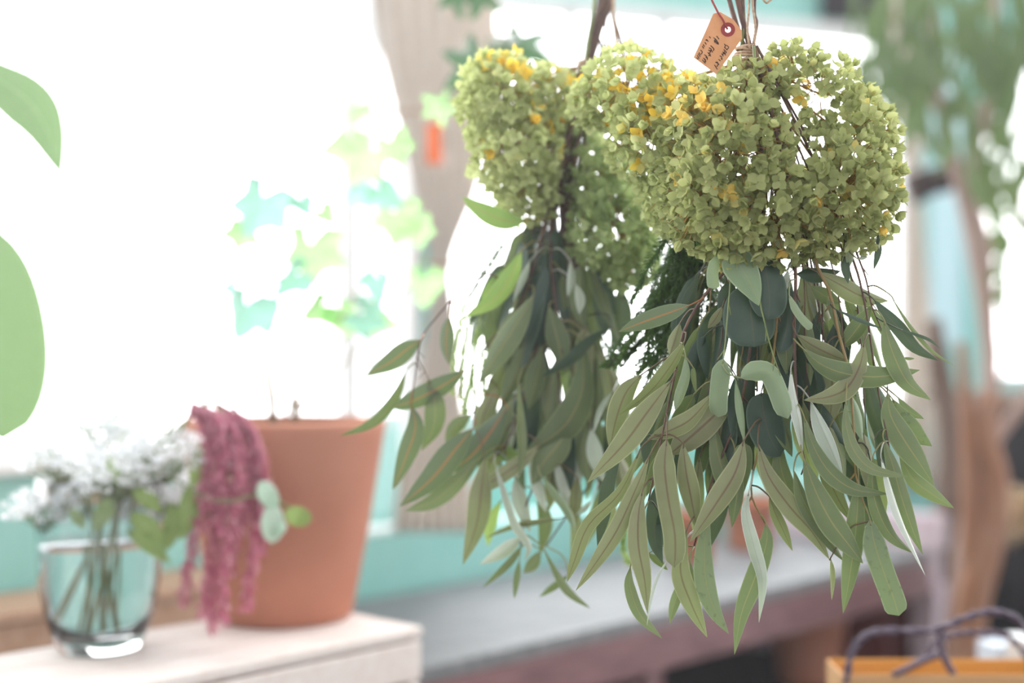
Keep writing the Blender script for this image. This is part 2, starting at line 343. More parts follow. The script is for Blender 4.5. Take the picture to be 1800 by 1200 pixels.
# curtains: pleated cloth with own thickness
def curtain(name, rows, label, pleats, mt, depthfn, amp=.018, tie=None):
    """rows: (py, xleft, xright) ; depthfn(px) gives distance of the hanging plane"""
    mb = MB(); n = 60; m = 46; pts = []
    rr = spline(rows, m)
    for (y, xl, xr) in rr:
        for k in range(n+1):
            u = k/n; px = xl+(xr-xl)*u; d = depthfn(px)
            w_ = (xr-xl)/120
            d += amp*math.sin(u*pleats*2*math.pi+.6*math.sin(y/90))*min(1.3, .5+w_*.5)
            pts.append(P(px, y, d))
    fs = [(i*(n+1)+k, i*(n+1)+k+1, (i+1)*(n+1)+k+1, (i+1)*(n+1)+k) for i in range(m) for k in range(n)]
    mb.add(pts, fs); o = mb.build(name, mt)
    s = o.modifiers.new('thickness', 'SOLIDIFY'); s.thickness = .003
    tagset(o, label, 'curtain')
    return o
dW = lambda px: (B0.y*1 if False else 0) or 3.30+(px-760)*.0009
cu = curtain('curtain', [(-260, 560, 960), (-60, 640, 880), (90, 668, 872), (220, 700, 858), (330, 728, 838), (430, 752, 800), (480, 758, 790), (560, 752, 798), (700, 728, 812), (840, 700, 828), (935, 690, 832)],
        'grey cream curtain gathered narrow in the middle behind the small orange tag', 7, M['cream_cloth'], dW)
tb = MB(); tb.tube([P(752+k*4.6, 462+5*math.sin(k/9*3.1), dW(770)-.03-.02*math.sin(k/10*math.pi)) for k in range(11)], .006, 8); tb.build('tieback', M['twine'], cu)
curtain('curtain', [(-260, 1535, 1640), (60, 1555, 1625), (200, 1572, 1622), (300, 1590, 1618), (420, 1590, 1624), (560, 1586, 1636), (700, 1580, 1642), (860, 1576, 1645)],
        'cream curtain hanging beside the pale blue pane at the right of the wide window', 4, M['cream_cloth'], lambda px: 5.35+.1)

# scattering volumes added to imitate lens glare from the bright windows
hm = bpy.data.materials.new('room_glare'); hm.use_nodes = True; _n = hm.node_tree.nodes; _n.remove(_n['Principled BSDF'])
_v = _n.new('ShaderNodeVolumeScatter'); _v.inputs['Density'].default_value = .0012; _v.inputs['Anisotropy'].default_value = .65; _v.inputs['Color'].default_value = (1, .985, 1, 1)
hm.node_tree.links.new(_v.outputs[0], _n['Material Output'].inputs['Volume'])
hz = MB(); hz.box((.5, 3.0, 1.5), (3.6, 3.6, 1.6)); tagset(hz.build('glare', hm, smooth=False), 'thin bright haze added through the whole room in place of lens veil', 'glare', kind='stuff')
hm2 = hm.copy(); hm2.node_tree.nodes['Volume Scatter'].inputs['Density'].default_value = .022
hz = MB(); wbox(hz, -3.4, -.5, .03, 2.0, .05, 2.9); tagset(hz.build('glare', hm2, smooth=False), 'denser bright haze added along the left window in place of lens veil', 'glare', kind='stuff')

# ================================================================== BENCH
ZB = .72
be = empty('bench', WP(1.2, .31, 0), 'long workbench with weathered grey top and reddish brown apron under the swags', 'bench')
mb = MB()
for k in range(5): wbox(mb, -2.6, 1.60, .015+k*.122, .015+k*.122+.119, ZB-.03, ZB)
mb.build('bench_top', M['bench_top'], be, smooth=False, bevel=.003)
mb = MB(); wbox(mb, -2.6, 1.60, .60, .625, ZB-.125, ZB-.031); mb.build('apron', M['bench_wood'], be, smooth=False, bevel=.003)
mb = MB(); wbox(mb, 1.60, 1.68, .0, .635, ZB-.0, ZB+.10); wbox(mb, 1.601, 1.679, .0, .62, ZB-.10, ZB); mb.build('end_board', M['lit_wood'], be, smooth=False, bevel=.004)
for s0 in (.0, .56):
    mb = MB(); wbox(mb, 1.60, 1.68, s0, s0+.075, 0, ZB-.10); mb.build('leg', M['lit_wood'], be, smooth=False, bevel=.003)
mb = MB(); wbox(mb, -2.6, -2.52, .52, .6, 0, ZB-.03); mb.build('leg', M['bench_wood'], be, smooth=False)
mb = MB(); wbox(mb, .30, .36, .54, .60, 0, ZB-.12); mb.build('leg', M['bench_wood'], be, smooth=False)
mb = MB(); wbox(mb, -2.5, 1.59, .02, .60, .33, .36); mb.build('shelf', M['dark_wood'], be, smooth=False)
mb = MB(); wbox(mb, -2.5, 1.59, .005, .02, .0, ZB-.04); mb.build('back_panel', M['dark_wood'], be, smooth=False)  # dark panel added to keep the space under the bench dark
mb = MB(); wbox(mb, 1.46, 1.49, .30, .56, .36, ZB-.03); wbox(mb, 1.49, 1.59, .40, .43, .36, ZB-.03); mb.build('divider', M['maroon'], be, smooth=False)
mb = MB(); wbox(mb, 1.60, 1.612, .08, .555, .0, ZB-.101); mb.build('side_panel', M['maroon'], be, smooth=False)
# pot on the lower shelf, pots on the bench
def pot(c, rt, rb, h, label, group=None, name='terracotta_pot', rim=True):
    e = empty(name, c, label, 'plant pot', group)
    prof = [(0, 0), (rb, 0), (rb+(rt-rb)*.1, h*.06), (rb+(rt-rb)*.9, h*.84)]
    prof += [(rt*1.05, h*.845), (rt*1.07, h*.87), (rt*1.07, h), (rt*.98, h*1.005), (rt*.96, h*.9), (rb*.92, h*.08), (0, h*.08)]
    m = MB(); m.lathe(c, prof); m.build('pot_body', M['terra'], e)
    return e
pot(WP(1.30, .40, .362), .115, .08, .24, 'terracotta pot in shadow on the lower shelf under the workbench')
pot(WP(.95, .25, ZB), .075, .055, .14, 'small terracotta pot on the grey bench top behind the right swag')
pot(WP(1.28, .22, ZB), .08, .055, .15, 'peach terracotta pot on the bench top near its far end')

# ================================================================== CRATES, POT, VASE
ZC = EYE-.45
# crate frame measured from the wall: s from .? -> computed from the seen corner
cc = P(745, 1106, 2.246); rel = cc-B0; tC = rel.dot(D); sC = rel.dot(N)
cr = empty('crate', WP(tC-.6, sC-.15, ZB), 'whitewashed wooden crate standing on the bench under the terracotta pot and glass vase', 'crate')
mb = MB()
for k in range(3): wbox(mb, tC-1.15, tC, sC-.30+k*.1, sC-.30+k*.1+.098, ZC-.018, ZC)
mb.build('crate_top', M['crate'], cr, smooth=False, bevel=.004)
mb = MB()
for k in range(2): wbox(mb, tC-1.15, tC-.005, sC-.016, sC, ZB+.0+k*.068, ZB+.0+k*.068+.06)
wbox(mb, tC-1.15, tC-.005, sC-.298, sC-.282, ZB, ZC-.019); mb.build('side_slat', M['crate'], cr, smooth=False, bevel=.003)
mb = MB(); wbox(mb, tC-.016, tC-.0005, sC-.281, sC-.017, ZB, ZC-.019); mb.build('end_panel', M['crate'], cr, smooth=False, bevel=.003)
ZT = ZC-.02
tb = empty('wooden_box', WP(-.9, .12, ZB), 'low tan wooden box on the bench against the teal wall behind the glass vase', 'box')
mb = MB()
for k in range(2): wbox(mb, -2.3, -.28, .01+k*.10, .01+k*.10+.098, ZT-.02, ZT)
mb.build('lid', M['tan_wood'], tb, smooth=False, bevel=.004)
mb = MB(); wbox(mb, -2.3, -.28, .013, .198, ZB, ZT-.021); mb.build('box_body', M['tan_wood'], tb, smooth=False, bevel=.004)

# big terracotta pot with ivy
pd = 2.33; pc = P(498, 0, pd); pc.z = ZC
pp = empty('potted_ivy', pc, 'tall terracotta pot on the crate with ivy of pale green lobed leaves against the window', 'potted plant')
H = .322; rt = .168; rb = .113
mb = MB(); mb.lathe(pc, [(0, .001), (rb-.008, .001), (rb, .008), (rb+(rt-rb)*.5, H*.47), (rt-.003, H*.93), (rt, H*.985), (rt-.002, H), (rt-.024, H+.001), (rt-.027, H*.96), (rt-.022, H*.88), (rb-.01, .03), (0, .03)], 72)
mb.build('pot_body', M['terra'], pp)
mb = MB(); mb.lathe(pc, [(0, H*.9), (rt*.5, H*.915), (rt-.02, H*.89)], 32); mb.build('soil', M['soil'], pp)
def lobed(mb, c, ax, nor, size, lobes=5, sharp=.27, bend=.35):
    """ivy leaf: fan from the base with pointed lobes; ax = pointing direction"""
    ax = ax.normalized(); nor = (nor-ax*nor.dot(ax)).normalized(); sd = ax.cross(nor)
    n = 40; vs = [c]; uvs = [(.5, .5)]
    for ring in (.33, .66, 1.0):
        for k in range(n+1):
            th = -math.radians(150)+math.radians(300)*k/n
            ph = th/math.radians(300)*lobes*2*math.pi
            lob = 1-sharp*(.5-.5*math.cos(ph))**.7
            r = size*lob*(1-.28*abs(th)/math.radians(150))
            rr = r*ring
            z = -bend*size*(ring**2)*(.5+.5*abs(math.sin(th)))
            vs.append(c+ax*(rr*math.cos(th))+sd*(rr*math.sin(th))*.95+nor*z)
            uvs.append((.5+.4*ring*math.sin(th), .5+.4*ring*math.cos(th)))
    fs = [(0, 1+k, 2+k) for k in range(n)]
    for r_ in range(2):
        b = 1+r_*(n+1)
        fs += [(b+k, b+n+1+k, b+n+2+k, b+k+1) for k in range(n)]
    mb.add(vs, fs, uvs)
stems = [[(500, 730), (480, 640), (440, 520), (470, 400)], [(505, 730), (530, 620), (560, 480), (540, 360)], [(515, 730), (580, 640), (620, 560), (640, 540)],
         [(515, 730), (600, 560), (670, 430), (690, 270)], [(520, 730), (640, 600), (720, 500), (740, 440)]]
mb = MB()
for s_ in stems:
    mb.tube([P(x, y, pd+.02*i) for i, (x, y) in enumerate(spline(s_, 14))], .0022, 5)
mb.tube([P(480, 740, pd), P(478, 700, pd-.02), P(470, 660, pd)], .008, 6); mb.tube([P(520, 740, pd), P(516, 690, pd), P(528, 630, pd+.02)], .007, 6)
mb.build('stem', M['stem_olive'], pp)
# (x, y, size_px, direction deg (0 right, 90 down), material, lobes, turn)
ivy = [(462, 345, 78, 115, 'ivy_shade', 5, .2), (430, 400, 50, 170, 'ivy', 5, .3), (532, 350, 34, 60, 'ivy_shade', 3, .7), (565, 372, 30, 50, 'ivy', 3, .8),
       (545, 430, 78, 95, 'ivy', 5, .2), (520, 480, 50, 150, 'ivy_shade', 3, .5), (432, 535, 66, 110, 'ivy_shade', 3, .3), (455, 545, 50, 75, 'ivy_shade', 3, .5),
       (566, 535, 46, 150, 'ivy', 3, .5), (600, 545, 50, 60, 'ivy', 3, .6), (640, 550, 52, 30, 'ivy_shade', 5, .6), (665, 570, 40, 10, 'ivy', 3, .7),
       (668, 490, 44, 80, 'ivy_shade', 3, .8), (690, 375, 66, 95, 'ivy', 5, .35), (672, 330, 48, 40, 'ivy_shade', 3, .7), (640, 340, 38, 160, 'ivy_shade', 3, .6),
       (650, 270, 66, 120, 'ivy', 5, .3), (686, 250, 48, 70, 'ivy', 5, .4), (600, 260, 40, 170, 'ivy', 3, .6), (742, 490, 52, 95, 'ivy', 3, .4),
       (735, 395, 42, 80, 'ivy', 5, .3), (625, 190, 34, 100, 'ivy', 3, .7), (410, 500, 28, 160, 'ivy_shade', 3, .6), (495, 500, 30, 10, 'ivy_shade', 3, .6)]
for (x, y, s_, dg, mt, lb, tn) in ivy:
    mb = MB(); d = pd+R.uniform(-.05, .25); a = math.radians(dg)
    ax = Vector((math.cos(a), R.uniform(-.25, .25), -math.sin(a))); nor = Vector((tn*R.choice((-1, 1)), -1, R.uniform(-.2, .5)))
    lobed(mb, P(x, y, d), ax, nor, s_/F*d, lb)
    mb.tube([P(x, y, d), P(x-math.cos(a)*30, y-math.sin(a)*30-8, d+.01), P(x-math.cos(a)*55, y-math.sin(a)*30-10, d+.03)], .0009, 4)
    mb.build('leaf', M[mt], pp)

# ivy hanging in front of the curtain, upper middle
hv = empty('hanging_ivy', P(880, -60, 2.5), 'trailing ivy with dark green pointed leaves hanging behind the left swag', 'plant')
mb = MB(); mb.tube([P(*p) for p in spline([(880, -150, 2.5), (850, -40, 2.5), (900, 50, 2.48), (850, 110, 2.5), (775, 190, 2.5)], 20)], .003, 6)
mb.build('vine', M['stem_green'], hv)
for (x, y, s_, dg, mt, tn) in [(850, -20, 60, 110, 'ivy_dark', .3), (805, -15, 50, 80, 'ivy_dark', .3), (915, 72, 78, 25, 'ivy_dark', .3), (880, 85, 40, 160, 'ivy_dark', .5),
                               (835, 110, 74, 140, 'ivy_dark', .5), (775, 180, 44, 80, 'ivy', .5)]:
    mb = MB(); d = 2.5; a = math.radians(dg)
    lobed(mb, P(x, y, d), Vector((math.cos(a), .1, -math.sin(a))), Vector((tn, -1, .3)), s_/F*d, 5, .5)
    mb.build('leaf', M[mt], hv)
# cord with orange tag
cd_ = MB(); cd_.tube([P(x, y, 2.9) for x, y in spline([(560, 208), (640, 200), (700, 197), (760, 194), (840, 178), (960, 160)], 16)], .004, 6)
tagset(cd_.build('cord', M['twine']), 'thin brown cord strung level across the grey cream curtain above the orange tag', 'cord')
ot = empty('orange_tag', P(763, 200, 2.9), 'small bright orange tag hanging in front of the grey cream curtain', 'tag')
mb = MB(); mb.box(P(763, 252, 2.9), (.0155, .001, .042), .15); mb.build('card', M['orange'], ot, smooth=False)
mb = MB(); mb.tube([P(762, 212, 2.9), P(764, 203, 2.895), P(763, 196, 2.9)], .0012, 5); mb.build('string', M['white_paint'], ot)
mb = MB(); mb.box(P(778, 278, 2.92), (.008, .001, .014), .1); mb.build('white_card', M['white_paint'], ot, smooth=False)

# broad leaf plant at the left edge
bl = empty('broad_leaved_plant', P(-160, 500, 2.0), 'tall plant with big broad drooping leaves reaching in at the left edge', 'plant')
mb = MB(); mb.tube([P(*p) for p in spline([(-170, 1250, 2.0), (-150, 800, 2.0), (-170, 400, 2.0), (-160, 60, 2.0)], 16)], .010, 8)
for q in ([(-160, 60, 2.0), (-110, 40, 2), (-60, 90, 2.0)], [(-160, 440, 2.0), (-90, 380, 2.0), (-30, 410, 2.0)]):
    mb.tube([P(*p) for p in spline(q, 8)], .004, 6)
mb.build('stem', M['stem_green'], bl)
for cen, wd, r0, r1 in (([(-60, 90), (-10, 135), (45, 175), (80, 225), (108, 308)], 92, .3, .55), ([(-45, 395), (-30, 490), (-18, 590), (-5, 680), (6, 772)], 192, -.1, .05)):
    mb = MB(); blade(mb, [P(x, y, 2.0+.0*i) for i, (x, y) in enumerate(cen)], wd/F*2.0, r0, r1, 'r' if wd > 150 else 'x', .25, 18)
    mb.build('leaf', M['big'], bl)

# glass vase with water
vd = 2.08; vc = P(175, 0, vd); vc.z = ZC
def solidglass(name, ior, tint=(1, 1, 1)):
    m = bpy.data.materials.new(name); m.use_nodes = True; b = m.node_tree.nodes['Principled BSDF']
    b.inputs['Base Color'].default_value = (*tint, 1); b.inputs['Roughness'].default_value = .0; b.inputs['Transmission Weight'].default_value = 1; b.inputs['IOR'].default_value = ior
    return m
M['glass'] = solidglass('clear_glass', 1.45, (.97, .99, 1)); M['water'] = solidglass('water', 1.33, (.96, 1, .99))
va = empty('glass_vase', vc, 'clear round glass vase half full of water on the crate holding white blossoms', 'vase')
ro = .090
outer = [(0, 0), (.052, 0), (.058, .004), (.066, .02), (.078, .055), (.087, .10), (ro, .15), (ro, .20), (ro-.001, .25)]
inner = [(ro-.003, .2505), (ro-.004, .248), (ro-.004, .20), (ro-.004, .15), (.083, .10), (.073, .055), (.058, .026), (.03, .02), (0, .019)]
mb = MB(); mb.lathe(vc, outer+inner, 64); mb.build('glass', M['glass'], va)
mb = MB(); mb.lathe(vc, [(0, .0195), (.03, .0205), (.0575, .0265), (.0725, .0555), (.0825, .10), (.0858, .15), (.0858, .158), (0, .157)], 64); mb.build('water', M['water'], va)

# ---- flowers in the vase (each stem its own thing)
def umbel(tip, size, n):
    mb = MB(); st = MB()
    for k in range(n):
        a = R.uniform(0, 6.283); r = size*math.sqrt(R.random()); h = R.uniform(-.25, .35)*size
        c = tip+Vector((r*math.cos(a), r*math.sin(a), h-.25*r*r/size))
        for q in range(5):
            b = q*1.2566+R.random(); rad = R.uniform(.003, .0055)
            e1 = Vector((math.cos(b), math.sin(b)*.7, R.uniform(-.4, .8))).normalized(); e2 = e1.cross(Vector((R.uniform(-1, 1), 1, R.uniform(-1, 1)))).normalized()
            p0 = c+e1*rad*.2
            mb.add([p0, p0+e1*rad+e2*rad*.6, p0+e1*rad*1.9, p0+e1*rad-e2*rad*.6], [(0, 1, 2, 3)], None, R.random())
        if k % 3 == 0: st.tube([tip-Vector((0, 0, size*.9)), tip-Vector((0, 0, size*.4))+(c-tip)*.5, c], .0007, 4)
    return mb, st
rimz = ZC+.25
whites = [((75, 880), 38, 'low'), ((110, 790), 45, ''), ((165, 730), 48, ''), ((235, 740), 50, ''), ((290, 780), 46, ''), ((205, 820), 50, ''), ((150, 850), 42, ''), ((300, 850), 40, ''), ((250, 880), 40, '')]
wl = ['leftmost and lowest of the white lacy blossoms, beside the teal wall', 'white lacy blossom second from the left above the glass vase', 'topmost left white lacy blossom against the window above the glass vase',
      'topmost white lacy blossom right of the vase centre against the window', 'upper right white lacy blossom next to the top of the pink amaranth', 'central white lacy blossom above the vase mouth, midway up the bunch',
      'white lacy blossom left of centre just above the vase rim', 'lowest right white lacy blossom in front of the amaranth leaves', 'white lacy blossom right of centre drooping over the vase rim']
for i, ((x, y), s_, _) in enumerate(whites):
    d = vd+R.uniform(-.07, .07); tip = P(x, y, d); foot = vc+Vector((R.uniform(-.02, .02)-(tip.x-vc.x)*.4, R.uniform(-.03, .03), .035))
    e = empty('white_lace_flower', foot, wl[i], 'flower', 'white lacy blossoms in the glass vase')
    neck = Vector((vc.x+(tip.x-vc.x)*.12, vc.y+(tip.y-vc.y)*.2, rimz-.06))
    m = MB(); m.tube(spline([tuple(foot), tuple(neck), tuple(tip-Vector((0, 0, .03)))], 14), .0022, 6); m.build('stem', M['stem_green'], e)
    a, b = umbel(tip, s_/F*d*1.75, 150); a.build('blossom', M['lace'], e); b.build('stalk', M['stem_green'], e)
# amaranth tassels
ams = [[(300, 760), (335, 700), (375, 730), (372, 850), (352, 980), (345, 1105)], [(300, 770), (360, 710), (400, 740), (405, 850), (385, 990), (385, 1110)], [(300, 750), (380, 700), (432, 740), (450, 830), (440, 940), (418, 1080)]]
al = ['left pink amaranth tassel spilling from the vase down to the crate', 'middle pink amaranth tassel hanging in front of the terracotta pot edge', 'right pink amaranth tassel arching over in front of the terracotta pot']
for i, q in enumerate(ams):
    d = vd+.03*i-.04
    foot = vc+Vector((R.uniform(-.03, .03), R.uniform(-.03, .03), .03)); e = empty('amaranth', foot, al[i], 'flower', 'pink amaranth in the glass vase')
    top = P(q[0][0]-30, q[0][1]+40, d)
    neck = Vector((vc.x+.04, vc.y, rimz+.01))
    m = MB(); m.tube(spline([tuple(foot), tuple(neck), tuple(top), tuple(P(*q[1], d)), tuple(P(*q[2], d))], 20), .0028, 6); m.build('stem', M['stem_green'], e)
    for jx in (-22, -8, 8, 20):
        m = MB(); ofs = R.uniform(-.03, .03); end = R.uniform(.62, 1.0)
        pth = [P(x+jx*(.3+.25*k)*.95, y+abs(jx)*.8, d+ofs*k/5) for k, (x, y) in enumerate(q[1:])]
        cl = [Vector(p) for p in spline([tuple(p) for p in pth], 60)]; cl = cl[:int(60*end)+1]
        m.tube(cl[::4], .0016, 5, .3)
        for p in cl[4:]:
            for z in range(9):
                a = R.uniform(0, 6.283); rr = R.uniform(.004, .011); v = Vector((math.cos(a), math.sin(a), R.uniform(-.9, .3)))*rr
                g = R.uniform(.002, .0035); e2 = v.cross(Vector((0, 0, 1))).normalized()*g
                m.add([p, p+v+e2, p+v*1.4-Vector((0, 0, g*2)), p+v-e2], [(0, 1, 2, 3)], None, R.random())
        m.build('tassel', M['amaranth'], e)
    for (lx, ly, tx, ty, lw) in ([(330, 850, 318, 950, 40), (350, 780, 335, 860, 34), (300, 880, 290, 970, 34)] if i == 0 else [(390, 760, 372, 850, 36), (380, 830, 362, 915, 34)] if i == 1 else [(420, 800, 395, 850, 24)]):
        m = MB(); blade(m, [P(lx, ly, d+.02), P((lx+tx)/2+8, (ly+ty)/2, d), P(tx, ty, d+.01)], lw/F*d, .4, .2, 'x', .2, 10); m.build('leaf', M['amaranth_leaf'], e)
# pale mint leafy sprig
e = empty('leafy_sprig', vc+Vector((.02, 0, .03)), 'sprig with round pale mint leaves sticking out in front of the terracotta pot', 'sprig')
m = MB(); m.tube(spline([tuple(vc+Vector((.02, -.01, .03))), tuple(Vector((vc.x+.05, vc.y-.02, rimz+.01))), tuple(P(380, 880, vd-.05)), tuple(P(460, 870, vd-.05)), tuple(P(530, 905, vd-.03))], 18), .002, 6); m.build('stem', M['stem_green'], e)
for (x0, y0, x1, y1, wd, mt) in ((458, 845, 484, 895, 34, 'mint'), (480, 885, 478, 955, 40, 'mint'), (500, 900, 548, 915, 34, 'amaranth_leaf'), (480, 940, 500, 915, 24, 'mint')):
    m = MB(); blade(m, [P(x0, y0, vd-.05), P((x0+x1)/2, (y0+y1)/2, vd-.06), P(x1, y1, vd-.05)], wd/F*vd, .2, .1, 'r', .2, 10); m.build('leaf', M[mt], e)
# green leaf sprigs at the vase mouth
e = empty('leafy_sprig', vc+Vector((-.01, 0, .03)), 'bright green leafy sprig low between the white blossoms at the vase mouth', 'sprig')
m = MB(); m.tube(spline([tuple(vc+Vector((-.01, -.01, .03))), tuple(Vector((vc.x, vc.y-.03, rimz))), tuple(P(200, 900, vd-.06)), tuple(P(215, 820, vd-.04))], 18), .002, 6); m.build('stem', M['stem_green'], e)
for (x0, y0, x1, y1, wd) in ((200, 880, 165, 935, 30), (225, 900, 290, 960, 36), (220, 930, 300, 990, 28), (205, 850, 190, 800, 22), (230, 860, 285, 900, 30), (120, 900, 150, 930, 20)):
    m = MB(); blade(m, [P(x0, y0, vd-.06), P((x0+x1)/2, (y0+y1)/2-5, vd-.07), P(x1, y1, vd-.06)], wd/F*vd, .3, .1, 'x', .2, 10); m.build('leaf', M['amaranth_leaf'], e)

# ================================================================== RIGHT BACKGROUND
def limb(mb, pts, r0, r1, d, n=8, seg=24):
    q = spline([(x, y, d if len(p_) == 2 else p_[2]) for p_ in pts for (x, y) in [p_[:2]]], seg)
    mb.tube([P(*a) for a in q], [r0+(r1-r0)*i/seg for i in range(seg+1)], n)
td = 3.9
tree = empty('dried_branch_tree', P(1700, 1150, td), 'pinkish bare trunk with thin forking branches and narrow green leaves at the top right', 'tree')
mb = MB()
limb(mb, [(1660, 1560), (1672, 1180), (1690, 1000), (1722, 800), (1742, 640), (1718, 470), (1700, 380), (1672, 260), (1648, 160), (1636, 40), (1634, -120)], .030, .012, td)
limb(mb, [(1742, 640), (1735, 450), (1712, 330), (1730, 200), (1750, 60), (1745, -120)], .018, .010, td)
limb(mb, [(1690, 330), (1650, 200), (1610, 110), (1570, 20)], .010, .006, td); limb(mb, [(1725, 800), (1790, 720), (1850, 640)], .020, .012, td)
limb(mb, [(1722, 720), (1770, 640), (1790, 500), (1800, 300)], .006, .004, td)
mb.build('trunk', M['bark'], tree)
for cx, cy, n_, sx_, sy_ in ((1560, 60, 26, 60, 90), (1640, 40, 26, 60, 100), (1720, 70, 30, 60, 130), (1790, 60, 30, 50, 140), (1600, 160, 12, 50, 60), (1770, 280, 12, 40, 90), (1690, 180, 14, 50, 70), (1790, 420, 8, 30, 100)):
    m = MB()
    for k in range(n_):
        x = R.gauss(cx, sx_*.6); y = R.gauss(cy-30, sy_*.55); d = td+R.uniform(-.35, .25); ln = R.uniform(60, 130)
        blade(m, [P(x, y, d), P(x+R.uniform(-14, 14), y+ln*.5, d+R.uniform(-.03, .03)), P(x+R.uniform(-30, 30), y+ln, d)], R.uniform(16, 30)/F*d, R.uniform(-1, 1), R.uniform(-1, 1), 'x', .1, 5)
    m.build('foliage', M['tree_leaf'], tree)
m = MB(); limb(m, [(1640, 1500), (1700, 1100), (1735, 960), (1748, 850), (1730, 760), (1745, 690)], .05, .03, 3.7, 12); limb(m, [(1715, 1050), (1705, 900), (1700, 740), (1690, 600)], .03, .012, 3.7, 10)
tagset(m.build('driftwood', M['bark_warm']), 'thick orange brown driftwood trunk standing right of the bench end', 'driftwood')
m = MB(); limb(m, [(1662, 1600), (1660, 1150), (1665, 950), (1672, 780), (1650, 640), (1640, 560)], .06, .025, 4.2, 12)
tagset(m.build('log', M['bark_grey']), 'grey brown upright log just beyond the right end of the bench', 'log')
m = MB(); limb(m, [(1600, 335), (1640, 318), (1690, 312), (1730, 330), (1762, 330)], .05, .028, 4.5, 10); limb(m, [(1650, 322), (1685, 298), (1720, 312)], .04, .025, 4.48, 10)
tagset(m.build('driftwood', M['bark_dark']), 'dark piece of driftwood lying level across the pale blue pane at the right', 'driftwood')
dw = bpy.data.objects['driftwood.001']
m = MB(); m.tube([P(1600, 345, 4.5), P(1600, -300, 4.5)], .0015, 5); m.tube([P(1745, 345, 4.5), P(1745, -300, 4.5)], .0015, 5)
m.build('hanging_cord', M['twine'], dw)
# dark cabinet
cb = empty('cabinet', P(1850, 1200, 4.5), 'black brown cabinet at the right edge behind the driftwood trunk', 'cabinet')
m = MB(); m.box((2.05, 4.9, .55), (.50, .25, .55), .3); m.build('body', M['dark_wood'], cb, smooth=False, bevel=.01)
m = MB(); m.box((2.05, 4.9, 1.125), (.53, .28, .02), .3); m.build('top', M['bark_grey'], cb, smooth=False, bevel=.005)
# straw
e = empty('straw_bundle', P(1790, 880, 3.9), 'pale straw bundle at the right edge beside the driftwood trunk', 'straw')
m = MB()
for k in range(260):
    a = R.gauss(0, 1); b = R.gauss(0, 1)
    p0 = P(1840+a*16, 900+b*8, 3.95+R.uniform(-.05, .05)); ag = R.uniform(2.2, 4.2); L_ = R.uniform(.06, .15)
    m.tube([p0, p0+Vector((math.cos(ag)*L_*.6, R.uniform(-.03, .03), -math.sin(ag)*L_*.5)), p0+Vector((math.cos(ag)*L_, R.uniform(-.05, .05), -math.sin(ag)*L_*.7-.01))], .0016, 3)
tagset(m.build('straw', M['straw'], e), kind='stuff')
st = MB(); st.box(P(1850, 1010, 3.98), (.10, .10, .11)); st.build('basket', M['dark_wood'], e, smooth=False, bevel=.01)
# pale boxes behind the bag
e = MB(); e.box(P(1752, 1152, 2.6)-Vector((0, 0, .035)), (.022, .03, .06), .3); tagset(e.build('pale_blue_box', M['blue_white'], smooth=False, bevel=.003), 'small pale blue box behind the paper bag', 'box')
e = MB(); e.box(P(1800, 1150, 2.55)-Vector((0, 0, .035)), (.03, .03, .068), -.3); tagset(e.build('white_box', M['white_paint'], smooth=False, bevel=.003), 'white box at the right edge behind the paper bag', 'box')
# stool/table for bag and boxes
e = empty('side_table', P(1700, 1300, 2.3), 'dark low side table under the paper bag', 'table')
zt = P(1700, 1150, 2.3).z-.30
m = MB(); m.box((.78, 2.35, zt-.015), (.36, .42, .015)); m.build('table_top', M['bark_grey'], e, smooth=False, bevel=.004)
for i in (-1, 1):
    for j in (-1, 1):
        m = MB(); m.box((.78+i*.31, 2.35+j*.37, (zt-.03)/2), (.02, .02, (zt-.03)/2)); m.build('leg', M['bark_grey'], e, smooth=False)
for nm in ('pale_blue_box', 'white_box'):
    o = bpy.data.objects[nm]
    zs = [v.co.z for v in o.data.vertices]; lo_ = min(zs)
    for v in o.data.vertices:
        if v.co.z < lo_+.03: v.co.z = zt
# paper bag
bd = 2.02
bg_ = empty('paper_bag', (.66, bd+.06, zt), 'tan kraft paper bag with orange lining and dark twisted cord handles at the lower right', 'bag')
xl = P(1482, 0, bd).x; xr = P(1870, 0, bd).x; zb = P(0, 1186, bd).z; dp = .10
m = MB(); m.box(((xl+xr)/2, bd, (zt+zb)/2), ((xr-xl)/2, .0015, (zb-zt)/2)); m.box((xl, bd+dp/2, (zt+zb)/2), (.0015, dp/2, (zb-zt)/2)); m.box((xr, bd+dp/2, (zt+zb)/2), (.0015, dp/2, (zb-zt)/2))
m.box(((xl+xr)/2, bd+dp/2, zt+.003), ((xr-xl)/2, dp/2, .002)); m.build('bag_body', M['kraft'], bg_, smooth=False)
m = MB(); m.box(((xl+xr)/2, bd+dp, (zt+zb)/2), ((xr-xl)/2, .0015, (zb-zt)/2)); m.build('back_panel', M['orange_paper'], bg_, smooth=False)
def twist(pts, r, name='handle'):
    m = MB(); cl = [Vector(p) for p in spline([tuple(P(*p)) for p in pts], 60)]
    for ph in (0, math.pi):
        q = []
        for i, p in enumerate(cl):
            t = (cl[min(i+1, 60)]-cl[max(i-1, 0)]).normalized(); a = t.cross(Vector((0, 1, 0)));
            if a.length < .1: a = Vector((1, 0, 0))
            a.normalize(); b = t.cross(a); an = i*.9+ph; q.append(p+(a*math.cos(an)+b*math.sin(an))*r*.55)
        m.tube(q, r*.62, 7)
    m.build(name, M['cord'], bg_)
twist([(1488, 1200, bd), (1496, 1150, bd), (1520, 1118, bd), (1560, 1108, bd), (1640, 1108, bd), (1700, 1085, bd), (1745, 1075, bd), (1790, 1090, bd), (1830, 1150, bd), (1840, 1210, bd)], .0052)
